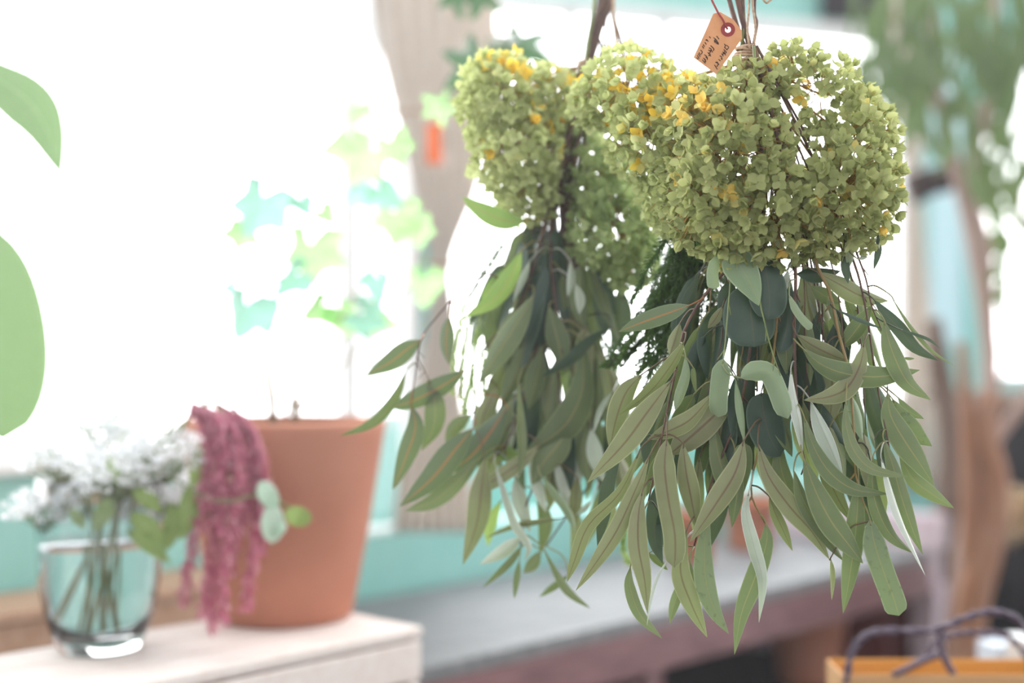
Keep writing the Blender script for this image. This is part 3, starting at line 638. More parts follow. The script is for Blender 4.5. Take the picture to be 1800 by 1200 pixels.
twist([(1575, 1185, bd+.1), (1620, 1158, bd+.1), (1660, 1120, bd+.1), (1720, 1112, bd+.1), (1775, 1120, bd+.1), (1815, 1170, bd+.1), (1820, 1200, bd+.1)], .0048)
twist([(1652, 1105, bd+.02), (1655, 1140, bd+.02), (1662, 1160, bd+.02), (1676, 1185, bd+.02)], .0050, 'knot_end')
twist([(1655, 1150, bd+.015), (1625, 1160, bd+.01), (1600, 1172, bd+.005), (1570, 1186, bd)], .0045, 'knot_end')
# ================================================================== SWAGS
ROD = 2.10
rod = MB(); rod.tube([Vector((-.9, 1.72, ROD)), Vector((1.1, 1.46, ROD))], .012, 12)
tagset(rod.build('hanging_rod', M['bark']), 'wooden rod overhead from which both dried swags hang', 'rod')
def sgn(): return R.choice((-1, 1))
def floret(mb, c, nrm, size, tint, open_=None):
    nrm = nrm.normalized(); a = nrm.cross(Vector((R.uniform(-1, 1), R.uniform(-1, 1), R.uniform(-1, 1)))).normalized(); b = nrm.cross(a)
    op = R.uniform(.25, 1.05) if open_ is None else open_
    K, S = 6, 8
    for q in range(4):
        if R.random() < .06: continue
        an = q*math.pi/2+R.uniform(-.2, .2); e = a*math.cos(an)+b*math.sin(an)
        el = op+R.uniform(-.25, .3); ax = (e*math.cos(el)+nrm*math.sin(el)).normalized()
        sd = ax.cross(nrm).normalized(); up = sd.cross(ax)
        L_ = size*R.uniform(.85, 1.15); W_ = L_*R.uniform(.72, .86); cup = R.uniform(.1, .4)*sgn() if R.random() < .25 else R.uniform(.25, .6)
        vs = []
        for i in range(S+1):
            s_ = i/S; wv = max(.1, (1-(2*(s_*.99+.005)**.8-1)**2)**.5)
            for k in range(K+1):
                u = -1+2*k/K
                vs.append(c+ax*(L_*(.06+s_*(1-.10*u*u)))+sd*(u*wv*W_/2)-up*(cup*L_*.5*(s_*s_*.7+u*u*.45*wv)-.0)*-1)
        fs = [(i*(K+1)+k, i*(K+1)+k+1, (i+1)*(K+1)+k+1, (i+1)*(K+1)+k) for i in range(S) for k in range(K)]
        mb.add(vs, fs, None, min(1, max(0, tint+R.uniform(-.14, .14))))
def head(parent, lumps, mt, dens=1.0, size=.0112, holes=(), yellow=None, base=None, label=None):
    """lumps: (px, py, depth, rx px, ry px, rz m, density)"""
    mb = MB(); st = MB(); els = []
    for (x, y, d, rx, ry, rz, dn) in lumps: els.append((P(x, y, d), rx/F*d, rz, ry/F*d, dn))
    for i, (c, ax, ay, az, dn) in enumerate(els):
        area = 4*math.pi*(((ax*az)**1.6+(ax*ay)**1.6+(ay*az)**1.6)/3)**(1/1.6)
        n = int(area/(size*1.22)**2*dens*dn)
        n2 = int(n*.42)
        for k in range(n+n2):
            inner = k >= n; k2 = k-n if inner else k; n3 = n2 if inner else n
            z = 1-2*(k2+.5)/n3; ph = k2*2.39996+R.uniform(-.25, .25); r = math.sqrt(1-z*z)
            u = Vector((r*math.cos(ph), r*math.sin(ph), z+R.uniform(-.05, .05)))
            q = R.choice((1.0, 1.0, .97, .88, 1.05))*R.uniform(.94, 1.04)*(.66 if inner else 1)
            p = c+Vector((u.x*ax, u.y*ay, u.z*az))*q
            if any(j != i and ((p.x-e[0].x)/e[1])**2+((p.y-e[0].y)/e[2])**2+((p.z-e[0].z)/e[3])**2 < (.3 if inner else .72) for j, e in enumerate(els)): continue
            X = 900+p.x/p.y*F; Y = 600-(p.z-EYE)/p.y*F
            if any(((X-hx)/hr)**2+((Y-hy)/(hr*hs))**2 < 1 and R.random() < hp for hx, hy, hr, hs, hp in holes): continue
            nr = Vector((u.x/ax, u.y/ay, u.z/az)).normalized()+Vector((R.uniform(-.35, .35), R.uniform(-.35, .35), R.uniform(-.55, .15)))
            t = min(.78, max(0, R.gauss(.42, .16)))
            if yellow and R.random() < yellow(X, Y): t = R.uniform(.88, 1)
            floret(mb, p, nr, size*R.uniform(.85, 1.12), t)
            if R.random() < .55: st.tube([p, p*.5+c*.5+Vector((0, 0, .006)), c*.75+p*.25], .00055, 3)
    b = Vector(base)
    for i, (c, ax, ay, az, dn) in enumerate(els): st.tube([b, (b+c)/2+Vector((0, .01, 0)), c], [.002, .0016, .001], 5)
    h = mb.build('flower_head', mt, parent)
    st.build('flower_stalks', M['stalk'], h)
    if label: h['label'] = label
    return h
def swag(parent, stems, leaves, base, rad, zf, petmats=None):
    """stems: pixel polylines with depth; leaves: (points, width, z index, roll0, roll1, kind, profile)"""
    sobj = []
    for (pts, d0, d1, r, mt) in stems:
        q = spline([(x, y, d0+(d1-d0)*i/(len(pts)-1)) for i, (x, y) in enumerate(pts)], 22)
        cl = [P(*a) for a in q]; m = MB(); m.tube(cl, [r*(1-.6*i/22) for i in range(23)], 6)
        # small nodes and side twigs
        for i in range(4, 21, 5):
            v = Vector((R.uniform(-1, 1), R.uniform(-.6, .6), -1)).normalized()*.012; m.tube([cl[i], cl[i]+v*.6, cl[i]+v], [r*.6, r*.4, r*.3], 4)
        sobj.append((m.build('eucalyptus_stem', M[mt], parent), cl, q))
    for (pts, wd, zi, r0, r1, kind, prof) in leaves:
        n = len(pts); d = zf(zi); dz = R.uniform(-.012, .02)
        cen = [P(x, y, d+dz*i/(n-1)) for i, (x, y) in enumerate(pts)]
        b = cen[0]; best = None
        for (o, cl, q) in sobj:
            for k, p in enumerate(cl):
                if p.z < b.z+.006: continue
                e = (p-b).length + abs((p-b).length-.03)*.3
                if best is None or e < best[0]: best = (e, o, p)
        if best is None or (best[2]-b).length > .07:
            o = best[1] if best else sobj[0][0]; tgt = b+Vector((R.uniform(-.004, .004), .01, .028)); 
            if best and (best[2]-b).length < .14: tgt = best[2]; o = best[1]
        else: o = best[1]; tgt = best[2]
        m = MB(); c0 = max(.35, math.cos((r0+r1)/2))
        blade(m, cen, wd/F*d/c0, r0, r1, prof, R.uniform(.1, .3), 16, petiole=tgt, curl=R.uniform(-.1, .25))
        m.build('leaf', M[kind], o)
KD = {'o': 'e_olive', 'g': 'e_green', 's': 'e_sheen', 'p': 'e_pale', 'd': 'e_dark', 'r': 'e_orange', 'x': 'e_spot', 'b': 'e_bright'}
def parse(txt):
    out = []
    for ln in txt.strip().splitlines():
        ln = ln.strip()
        if not ln: continue
        a = ln.split('|'); pts = [tuple(map(float, q.split(','))) for q in a[0].split()]
        kind = a[3][0]; prof = a[3][1] if len(a[3]) > 1 else 'e'
        rr = a[4].split(',') if len(a) > 4 else None
        r0, r1 = (float(rr[0]), float(rr[1])) if rr else (R.uniform(-.35, .35), R.uniform(-.5, .5))
        out.append((pts, float(a[1]), float(a[2]), r0, r1, KD[kind], prof))
    return out
def filler(n, cx, cy, xr, yr, lr, zr, kinds, wr=(22, 38), spread=.9):
    out = []
    for k in range(n):
        x = R.uniform(*xr); y = R.uniform(*yr); ln = R.uniform(*lr)
        a = math.atan2(x-cx, max(60, y-cy))*spread+R.uniform(-.22, .22); bnd = R.uniform(-.25, .25)
        p1 = (x+math.sin(a)*ln*.5, y+math.cos(a)*ln*.5); p2 = (p1[0]+math.sin(a*.6+bnd)*ln*.5, p1[1]+math.cos(a*.6+bnd)*ln*.5)
        r = R.uniform(-.9, .9)
        out.append(([(x, y), p1, p2], R.uniform(*wr), R.uniform(*zr), r, r+R.uniform(-.4, .4), KD[R.choice(kinds)], R.choice('ex')))
    return out
# -------- right swag (in focus)
RIGHT = '''
1213,536 1180,548 1130,566 1087,583|33|1|rx
1204,598 1180,640 1140,690 1085,732|27|1|ox|.5,.8
1180,668 1138,724 1095,782 1032,848|46|0|ox|.1,-.1
1128,658 1100,690 1082,740 1072,792|38|3|ox
1257,688 1215,735 1180,755 1138,772|36|2|ox|.3,.1
1295,690 1250,735 1205,775 1175,800|52|3|ox
1205,625 1206,660 1194,700 1187,722|20|1|px|.4,.4
1218,645 1221,670 1224,692|11|2|g|.6,.6
1272,630 1266,662 1262,700 1262,733|31|0|pb|-.4,-.6
1302,664 1325,652 1352,655 1370,690 1385,736|36|0|pb|.1,.2
1338,690 1342,722 1352,765 1372,802|66|2|dr|-.1,.1
1340,452 1348,490 1352,530 1350,562|70|2|dr|.2,-.1
1320,500 1318,540 1322,580 1326,610|94|3|dr|.1,.1
1286,495 1278,530 1285,585|34|4|dr|.2,0
1378,500 1386,560 1372,620|38|4|dr|-.6,-.4
1280,444 1302,470 1322,505 1334,537|62|0|pe|-.2,.3
1262,448 1254,480 1256,508|22|0|pb|.6,.2
1387,518 1400,545 1415,565 1428,577|15|1|pb|.5,.2
1385,475 1382,495 1378,517|15|2|sx
1128,785 1090,865 1035,922 1010,985 997,1022|27|1|ox|.3,.2
1142,800 1117,860 1085,930 1050,985 1012,1038|32|0|ox|.1,.1
1130,860 1122,905 1122,960 1133,1020 1139,1080|36|0|ox|0,.2
1172,772 1168,820 1175,880 1186,940 1186,998|40|0|ob|0,.1
1200,778 1206,830 1216,880 1226,935|36|1|ox
1308,773 1292,830 1255,890 1213,952|42|0|ox|-.1,.1
1207,930 1196,1000 1215,1060 1243,1120|36|1|ox
1247,905 1238,960 1240,1020 1255,1070 1281,1114|38|1|xx|.2,.3
1317,862 1311,900 1325,960 1340,1020 1334,1094|24|0|sx|.5,-.6
1346,918 1347,955 1325,1020 1303,1080 1291,1150|34|2|gx
1352,872 1362,900 1378,935 1393,968|21|2|ox
1108,995 1107,1030 1125,1080 1164,1122|22|2|gx|.4,.2
1180,975 1158,1010 1145,1050 1137,1100|6|0|sx|.2,.2
1200,1010 1192,1040 1183,1068 1177,1096|18|3|gx
1213,985 1218,1020 1219,1047|10|3|gx
1158,900 1162,930 1172,968|18|3|dx
1140,972 1155,985 1174,1002|14|4|gx
1332,778 1350,835 1388,890 1428,935 1458,983|38|1|ox|.1,.1
1395,825 1412,880 1446,935 1484,987|28|1|gx|.2,.3
1412,803 1432,860 1460,915 1490,955 1517,990|48|0|gx|.1,.2
1425,900 1450,945 1484,987|16|3|dx
1412,728 1430,785 1460,832 1502,860 1562,868|32|0|gx|.4,.1
1487,698 1488,750 1503,795 1535,825 1597,838|26|0|gx|.5,.2
1425,704 1440,745 1460,790 1482,838|32|2|sx|.6,.4
1552,768 1568,815 1581,863 1600,920 1622,974|32|1|gx
1548,800 1562,850 1576,895 1592,935 1627,1012|18|0|sx|.7,.9
1538,770 1548,810 1560,840 1579,864|14|2|dx
1535,800 1534,860 1548,910 1570,945 1605,972|28|1|gx
1509,838 1507,890 1502,950 1492,1020 1482,1078|36|1|gx
1529,913 1537,955 1553,1005 1570,1050 1580,1082|42|0|xb|.1,.1
1560,690 1565,730 1590,775 1615,812 1643,854|46|2|gx|.1,.1
1580,795 1603,840 1637,867 1677,893|28|3|gx
1568,700 1590,740 1610,765 1638,784|36|3|xx
1578,698 1597,722 1624,736|16|4|gx
1460,980 1464,1010 1462,1055|9|2|ox
1493,690 1505,730 1516,775|24|3|px
1445,710 1460,745 1487,785|22|4|dx
1526,790 1524,850 1530,900|24|4|dx
1410,611 1440,638 1480,655 1530,662 1575,658 1617,650|42|0|gx|-.1,.1
1400,588 1430,608 1465,625 1492,634|30|2|ox
1519,600 1512,640 1490,680 1458,697 1413,703|38|1|ox|.1,-.1
1554,562 1562,600 1577,640 1598,675 1637,703|38|1|gx|.1,.2
1535,525 1556,550 1580,577 1610,612 1650,634|26|2|dx
1565,518 1592,562 1615,592 1640,618 1677,643|8|1|gx|.2,.1
1580,578 1610,588 1635,598 1653,613|6|1|dx|.2,.1
1400,482 1435,482 1478,476|28|4|dx
1436,478 1475,500 1515,521 1562,529|36|3|ox|0,.2
1425,503 1450,520 1480,532|28|5|gx
1468,543 1510,562 1552,578|8|1|dx|.3,.2
1531,538 1515,565 1495,592 1478,612|32|3|gx
1543,412 1544,440 1536,474|13|3|dx
1483,436 1486,470 1491,498|15|3|dx
1490,428 1495,450 1493,470|17|2|px
1508,455 1517,453 1526,451|7|1|gx
1587,629 1597,630 1608,630|5|4|gx
1270,538 1258,560 1244,577|17|3|ox
1270,560 1245,600 1212,642|38|5|ox
1195,568 1186,600 1177,624|24|5|ox
1293,660 1291,710 1287,772|24|2|dx
1293,668 1301,720 1309,778|15|1|px|.4,.4
1390,648 1395,700 1404,745 1411,800|20|1|sx|.6,.5
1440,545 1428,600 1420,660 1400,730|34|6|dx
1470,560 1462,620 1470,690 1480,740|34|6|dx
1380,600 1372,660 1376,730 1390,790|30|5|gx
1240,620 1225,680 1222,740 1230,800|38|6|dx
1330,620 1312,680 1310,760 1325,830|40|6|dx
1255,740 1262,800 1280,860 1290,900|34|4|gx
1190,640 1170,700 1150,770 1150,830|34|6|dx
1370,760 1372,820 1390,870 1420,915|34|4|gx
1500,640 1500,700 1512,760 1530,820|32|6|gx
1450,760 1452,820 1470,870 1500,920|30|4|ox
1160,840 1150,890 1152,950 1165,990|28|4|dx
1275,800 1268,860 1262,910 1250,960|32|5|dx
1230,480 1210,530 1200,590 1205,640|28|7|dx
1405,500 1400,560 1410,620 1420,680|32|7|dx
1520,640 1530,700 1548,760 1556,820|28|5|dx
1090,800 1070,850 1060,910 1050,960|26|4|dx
'''
rs = empty('dried_flower_swag', P(1325, 80, 1.50), 'right hanging swag with rounded green hydrangea and long sharp eucalyptus leaves, carrying the card tag', 'dried flowers', 'dried swags hanging upside down')
zR = lambda z: 1.455+.011*z
def extra(x0, y0, xa, xb, y1, y2, n, d, mt, r=.0013):
    o = []
    for k in range(n):
        a = R.uniform(xa, xb); b = a+(a-(xa+xb)/2)*R.uniform(.2, .7)
        o.append(([(x0, y0), ((x0+a)/2+R.uniform(-12, 12), (y0+y1)/2-30), (a, y1), ((a+b)/2+R.uniform(-10, 10), (y1+y2)/2), (b, R.uniform(y2-90, y2+40))], d+.01, d+R.uniform(-.02, .03), r*R.uniform(.7, 1.2), R.choice(mt)))
    return o
rstems = extra(1325, 90, 1240, 1500, 470, 740, 13, 1.51, ('stem', 'stem', 'stem_olive'))+[([(1325, 80), (1340, 300), (1300, 440), (1245, 510), (1205, 575), (1190, 640), (1165, 760), (1140, 880)], 1.50, 1.47, .0022, 'stem'),
          ([(1325, 80), (1345, 300), (1330, 480), (1320, 600), (1300, 720), (1250, 850), (1220, 960)], 1.50, 1.50, .0022, 'stem'),
          ([(1325, 80), (1360, 300), (1370, 480), (1360, 620), (1340, 760), (1320, 860), (1345, 920)], 1.51, 1.48, .002, 'stem_olive'),
          ([(1325, 80), (1380, 300), (1398, 470), (1396, 560), (1400, 700), (1412, 800), (1440, 880)], 1.50, 1.47, .0024, 'stem'),
          ([(1325, 80), (1400, 300), (1432, 455), (1458, 512), (1475, 590), (1491, 650), (1500, 740), (1505, 840), (1530, 915)], 1.50, 1.46, .0022, 'stem_olive'),
          ([(1330, 80), (1440, 300), (1497, 450), (1512, 497), (1525, 560), (1536, 640), (1550, 720), (1562, 780), (1570, 830)], 1.50, 1.47, .0016, 'stem'),
          ([(1330, 80), (1450, 300), (1504, 440), (1522, 490), (1533, 540), (1552, 590), (1560, 680)], 1.51, 1.47, .0014, 'stem'),
          ([(1325, 80), (1390, 300), (1420, 470), (1412, 520), (1422, 600), (1440, 700), (1470, 800)], 1.53, 1.52, .0018, 'stem'),
          ([(1325, 80), (1330, 300), (1290, 460), (1282, 520), (1275, 600), (1270, 640)], 1.49, 1.455, .0013, 'stem_green'),
          ([(1325, 80), (1345, 300), (1335, 500), (1345, 570), (1358, 620), (1372, 660)], 1.49, 1.455, .0013, 'stem_green')]
R = random.Random(21)
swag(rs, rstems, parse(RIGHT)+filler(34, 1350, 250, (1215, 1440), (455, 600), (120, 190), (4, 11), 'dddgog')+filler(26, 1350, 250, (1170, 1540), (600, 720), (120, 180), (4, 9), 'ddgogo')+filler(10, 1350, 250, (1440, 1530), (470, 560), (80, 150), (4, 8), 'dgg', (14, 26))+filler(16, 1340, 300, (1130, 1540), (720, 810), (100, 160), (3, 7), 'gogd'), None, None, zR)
def yel(X, Y):
    return max(0, min(.75, .62*math.exp(-((X-1205)/75)**2-((Y-175)/36)**2)+.35*math.exp(-((X-1130)/70)**2-((Y-120)/45)**2)))+.025
head(rs, [(1285, 270, 1.50, 108, 130, .075, 1.0), (1245, 350, 1.49, 72, 88, .055, 1), (1350, 365, 1.50, 110, 100, .075, 1), (1470, 340, 1.50, 105, 112, .07, 1), (1500, 250, 1.52, 72, 85, .05, .8),
          (1440, 165, 1.52, 78, 62, .04, .62), (1320, 160, 1.51, 60, 50, .04, .7), (1395, 110, 1.52, 42, 32, .025, .7), (1300, 430, 1.48, 60, 38, .04, 1)], M['petal'], dens=1.15,
     holes=[(1385, 188, 27, 1.0, 1), (1412, 270, 24, 1.2, .9), (1385, 232, 14, .7, 1), (1455, 190, 28, 1, .6), (1490, 445, 16, 1, .9), (1450, 240, 14, 1, .6)], yellow=yel, base=P(1322, 105, 1.52), label='large rounded green flower head at the right')
head(rs, [(1105, 160, 1.60, 78, 72, .055, .8), (1150, 240, 1.58, 78, 88, .06, 1), (1195, 330, 1.57, 62, 85, .05, 1), (1205, 180, 1.57, 62, 42, .045, .9), (1050, 180, 1.62, 46, 42, .04, .8)], M['petal_lit'], dens=1.1,
     yellow=yel, base=P(1322, 105, 1.53), label='yellow-tinged flower head reaching left from the knot')
mb = MB()
for pts, r in (([(1325, 110), (1312, 60), (1297, 0), (1280, -90), (1275, -330)], .0032), ([(1320, 110), (1300, 60), (1282, 0), (1262, -90), (1262, -330)], .0026), ([(1300, 100), (1306, 60), (1306, 0), (1300, -100)], .002), ([(1318, 110), (1330, 45), (1326, 20), (1330, -40)], .0018)):
    mb.tube([P(x, y, 1.53) for x, y in spline(pts, 12)], r, 8)
mb.build('cut_stems', M['stem'], rs)
mb = MB(); mb.tube([P(1302, 90, 1.525), P(1309, 40, 1.53), P(1305, -20, 1.53), P(1310, -90, 1.53)], .0016, 6); mb.build('cut_stems', M['stem_green'], rs)
def twined(path, r, d, turns=1.0, n=40):
    m = MB(); cl = [Vector(p) for p in spline([tuple(P(x, y, d)) for x, y in path], n)]
    for ph in (0, 2.1, 4.2):
        q = []
        for i, p in enumerate(cl):
            t = (cl[min(i+1, n)]-cl[max(i-1, 0)]).normalized(); a = t.cross(Vector((0, 1, 0))).normalized(); b = t.cross(a); an = i*turns+ph
            q.append(p+(a*math.cos(an)+b*math.sin(an))*r*.5)
        m.tube(q, r*.6, 5)
    return m
def knot(c, w_, h_, d):
    m = MB(); rr = w_/2/F*d
    for k in range(7):
        y = c[1]-h_/2+h_*k/6; ax = P(c[0], y, d); tl = R.uniform(-.25, .25); rk = rr*(1-.25*abs(k-3)/3)*R.uniform(.92, 1.05)
        ring = [ax+Vector((rk*math.cos(a*.3142), rk*.9*math.sin(a*.3142), tl*rk*math.cos(a*.3142))) for a in range(21)]
        m.tube(ring, .0016, 6)
    return m
k_ = knot((1310, 100), 40, 34, 1.525); kk = k_.build('twine_wrap', M['twine'], rs)
for pth in ([(1318, 88), (1314, 50), (1317, 0), (1318, -100), (1320, -332)], [(1325, 88), (1328, 50), (1323, 0), (1324, -100), (1322, -332)], [(1328, -20), (1345, 3), (1352, 2), (1360, -10), (1350, -40), (1325, -60)]):
    twined(pth, .0013, 1.515).build('twine', M['twine'], kk)
# card tag of the right swag
tg = empty('paper_tag', P(1262, 22, 1.49), 'small brown card tag with a red ring and black handwriting tied to the right swag', 'tag')
poly = [(1254, 24), (1266, 21), (1290, 35), (1304, 54), (1304.5, 68), (1259, 131), (1219, 101)]
hc = (1279.5, 52); hr = 5.2
m = MB(); d = 1.485
ring_o = []; import itertools
def on_poly(a):
    # ray from the hole's centre to the outline
    dx, dy = math.cos(a), math.sin(a); best = 1e9
    for i in range(len(poly)):
        x1, y1 = poly[i]; x2, y2 = poly[(i+1) % len(poly)]; ex, ey = x2-x1, y2-y1; den = dx*ey-dy*ex
        if abs(den) < 1e-9: continue
        t = ((x1-hc[0])*ey-(y1-hc[1])*ex)/den; u = ((x1-hc[0])*dy-(y1-hc[1])*dx)/den
        if t > 0 and -1e-6 <= u <= 1+1e-6: best = min(best, t)
    return hc[0]+dx*best, hc[1]+dy*best
angs = sorted([2*math.pi*k/48 for k in range(48)]+[math.atan2(y-hc[1], x-hc[0]) % (2*math.pi) for x, y in poly]); n = len(angs)
def tagz(x, y): return d+.0008*math.sin((x+y)/25)      # slight curl of the card
for dd in (0, .0006):
    m.v += [tuple(P(hc[0]+hr*math.cos(a), hc[1]+hr*math.sin(a), d+dd)) for a in angs] + [tuple(P(*on_poly(a), d+dd)) for a in angs]
m.uv = [(.5, .5)]*len(m.v); m.a = [0.0]*len(m.v)
for k in range(n):
    j = (k+1) % n
    m.f += [(k, j, n+j, n+k), (2*n+k, 3*n+k, 3*n+j, 2*n+j), (n+k, n+j, 3*n+j, 3*n+k), (k, 2*n+k, 2*n+j, j)]
m.build('card', M['tag'], tg, smooth=False)
m = MB(); vs = []
for rr in (hr, 12.6):
    for k in range(32): a = 2*math.pi*k/32; vs.append(P(hc[0]+rr*math.cos(a), hc[1]+rr*math.sin(a), d-.0004))
m.add(vs, [(k, (k+1) % 32, 32+(k+1) % 32, 32+k) for k in range(32)]); m.build('ring', M['tag_red'], tg, smooth=False)
m = MB(); m.tube([P(1279, 52, d-.001), P(1270, 34, d-.003), P(1262, 22, d-.002), P(1252, 2, d), P(1240, -25, d+.01), P(1262, -70, d+.04)], .0011, 6); m.build('string', M['tag_red'], tg)
# handwriting, stroke by stroke (coordinates of a x10 enlargement of the card)
ink = [[(930, 370), (950, 400), (935, 440)], [(960, 390), (1010, 430), (975, 475)], [(935, 430), (985, 480)], [(920, 470), (970, 520), (930, 540)], [(900, 510), (960, 570)], [(940, 500), (905, 560)], [(885, 540), (915, 590)], [(850, 580), (885, 600), (880, 640)], [(885, 600), (895, 650)], [(830, 640), (865, 670)],
       [(800, 680), (840, 740)], [(775, 690), (825, 720), (800, 770)], [(760, 740), (810, 820)],
       [(740, 260), (790, 300), (830, 380)], [(750, 310), (815, 330)], [(770, 290), (760, 345)], [(780, 350), (830, 350)], [(795, 230), (840, 290)], [(775, 330), (810, 375)],
       [(690, 400), (750, 460), (735, 490)], [(660, 440), (700, 460), (690, 500)], [(700, 470), (725, 520)], [(650, 480), (690, 500), (665, 540)], [(640, 520), (695, 590)], [(690, 550), (655, 580)], [(580, 560), (620, 590), (635, 650)], [(600, 600), (640, 620)], [(560, 620), (600, 650), (590, 690)], [(545, 650), (600, 715)], [(585, 640), (610, 690)],
       [(665, 240), (690, 270)], [(620, 290), (650, 330)], [(600, 300), (640, 310)], [(590, 340), (615, 380)], [(560, 380), (585, 420)], [(545, 410), (570, 450)], [(510, 480), (545, 510), (530, 550)], [(485, 520), (520, 570)], [(470, 540), (510, 600)], [(455, 570), (490, 630)], [(445, 610), (475, 640)]]
m = MB()
for s_ in ink:
    q = [P(1180+x/10, 40+y/10, d-.0003) for x, y in spline(s_, 6)]
    m.tube(q, .00042, 5)
m.build('handwriting', M['ink'], tg)

# -------- left swag (further back, soft)
LEFT = '''
739,597 715,614 685,637 642,660|36|0|rx|.1,.1
790,556 786,580 785,612 790,643|27|1|rx
819,650 790,670 755,690 715,708 686,716|38|1|rx
713,652 700,690 672,730 640,752 597,766|19|0|gx|.5,.5
753,676 764,705 762,750 741,792|38|1|gx
723,712 730,752 713,805 690,861|36|0|rx
832,752 800,790 760,840 703,890|48|0|rx|.1,.1
850,798 805,845 762,880 712,898|32|1|gx
828,728 802,750 783,782|26|2|gx
892,714 862,760 830,800 788,832|48|1|rx
852,806 846,860 838,920 814,992|42|0|ox|.1,.1
869,812 885,860 905,920 930,960 922,986|15|0|sx|.7,.5
950,835 978,870 1002,905 1012,937|15|0|px|.6,.6
925,388 890,388 850,372 812,346|36|0|bx|.1,.1
917,440 900,482 868,526 817,558|34|1|bx
932,458 920,490 902,530|13|0|sx|.5,.5
938,518 908,570 875,622 841,674|42|1|gx
965,538 976,580 984,612 990,652|42|2|gx
1075,573 1035,602 1000,635 953,662|22|0|dx|.6,.5
1026,600 1024,680 1002,735 968,768 922,794|58|1|gx|.1,.1
1000,742 982,780 957,810 935,852|52|2|gx
911,668 916,740 918,790 912,834|18|0|gx|.6,.6
948,783 915,812 860,850 830,870|28|1|ox
868,795 890,797 914,802|28|3|bx
1015,838 1012,880 1008,932|24|1|ox
1040,880 1028,893 1012,906|9|0|sx
1077,688 1056,720 1042,764|10|0|sx|.5,.5
917,943 890,965 843,992|24|1|sx
918,958 895,990 848,1033|14|0|gx|.4,.4
913,983 909,1015 904,1053|12|1|gx
950,968 937,990 920,1007|22|2|gx
955,963 985,1020 1005,1045 1038,1069|15|0|gx|.4,.4
1000,1010 975,1030 948,1049|13|1|gx
987,910 940,918 900,926 852,946|13|1|ox|.4,.4
905,838 915,882 932,935|28|2|sx|.5,.2
930,800 945,850 960,900|22|2|sx|.5,.5
975,803 990,850 1006,902|19|2|sx|.5,.5
945,870 960,920 950,975|26|3|gx
1005,880 1015,940 1005,1000|24|3|ox
1050,470 1062,530 1064,592|42|3|dx
1090,500 1092,560 1075,620|36|4|dx
1003,458 1005,490 998,522|15|1|sx|.4,.4
1012,498 1020,525 1018,552|18|1|sx|.4,.4
905,540 888,590 870,640|28|2|gx
890,470 868,500 845,525|22|3|bx
940,560 935,620 925,680|34|3|gx
925,600 905,660 880,710|32|3|gx
950,470 945,530 940,590|26|3|dx
975,460 985,520 1000,570|26|4|dx
1040,640 1050,700 1048,760|34|3|dx
1060,620 1075,680 1085,740|30|4|dx
1030,740 1028,800 1040,860|30|3|gx
1060,760 1062,820 1055,880|28|4|dx
900,700 880,750 870,800|34|3|gx
875,680 850,730 845,780|30|3|ox
950,700 930,760 925,820|32|4|dx
985,760 975,820 980,880|30|4|gx
1060,850 1050,900 1030,960|26|4|gx
880,880 862,920 858,960|22|4|bx
1080,880 1075,930 1060,980|24|4|ox
1000,470 1010,560 1000,640|34|5|dx
1020,520 1030,590 1025,660|30|5|dx
960,620 955,690 940,750|30|5|dx
'''
ls = empty('dried_flower_swag', P(1035, 108, 1.75), 'left hanging swag, farther back, with yellowish hydrangea and side leaves reaching over the terracotta pot', 'dried flowers', 'dried swags hanging upside down')
zL = lambda z: 1.68+.014*z
lstems = extra(1035, 110, 935, 1010, 400, 640, 15, 1.75, ('stem', 'stem', 'stem_olive'), .0022)+extra(1025, 130, 935, 1008, 350, 560, 14, 1.76, ('stem', 'stem', 'stem_green'), .0042)+[([(1035, 105), (1000, 220), (965, 360), (945, 450), (905, 505), (860, 480), (810, 512), (765, 560), (738, 600), (730, 660), (722, 712)], 1.75, 1.68, .0018, 'stem'),
          ([(1035, 105), (1005, 220), (960, 380), (935, 480), (900, 560), (860, 600), (840, 640), (836, 700), (832, 752)], 1.75, 1.69, .0018, 'stem'),
          ([(1035, 105), (1010, 220), (975, 380), (955, 500), (945, 600), (920, 700), (890, 780), (860, 810)], 1.76, 1.70, .0024, 'stem'),
          ([(1035, 105), (1020, 220), (990, 380), (965, 500), (972, 600), (985, 700), (960, 800), (920, 900), (915, 960)], 1.76, 1.70, .0024, 'stem'),
          ([(1035, 105), (1030, 220), (1005, 380), (1000, 500), (1020, 600), (1035, 720), (1050, 820), (1000, 900), (960, 960)], 1.77, 1.72, .0024, 'stem'),
          ([(1035, 105), (1030, 260), (1030, 400), (1050, 480), (1070, 560), (1080, 680), (1070, 800)], 1.77, 1.74, .002, 'stem'),
          ([(738, 602), (735, 630), (748, 655), (760, 680)], 1.68, 1.69, .0009, 'stem'), ([(1035, 105), (985, 300), (968, 420), (975, 520), (988, 620)], 1.74, 1.71, .003, 'stem')]
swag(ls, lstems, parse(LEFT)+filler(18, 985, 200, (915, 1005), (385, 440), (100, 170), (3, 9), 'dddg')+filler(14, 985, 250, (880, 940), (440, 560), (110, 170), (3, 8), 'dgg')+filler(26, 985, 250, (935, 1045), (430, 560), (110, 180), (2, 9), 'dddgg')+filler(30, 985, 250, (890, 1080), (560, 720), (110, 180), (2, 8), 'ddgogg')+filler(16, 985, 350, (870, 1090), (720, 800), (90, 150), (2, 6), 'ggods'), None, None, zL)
def yelL(X, Y): return .55*math.exp(-((X-905)/45)**2-((Y-115)/28)**2)+.3*math.exp(-((X-975)/55)**2-((Y-190)/50)**2)+.03
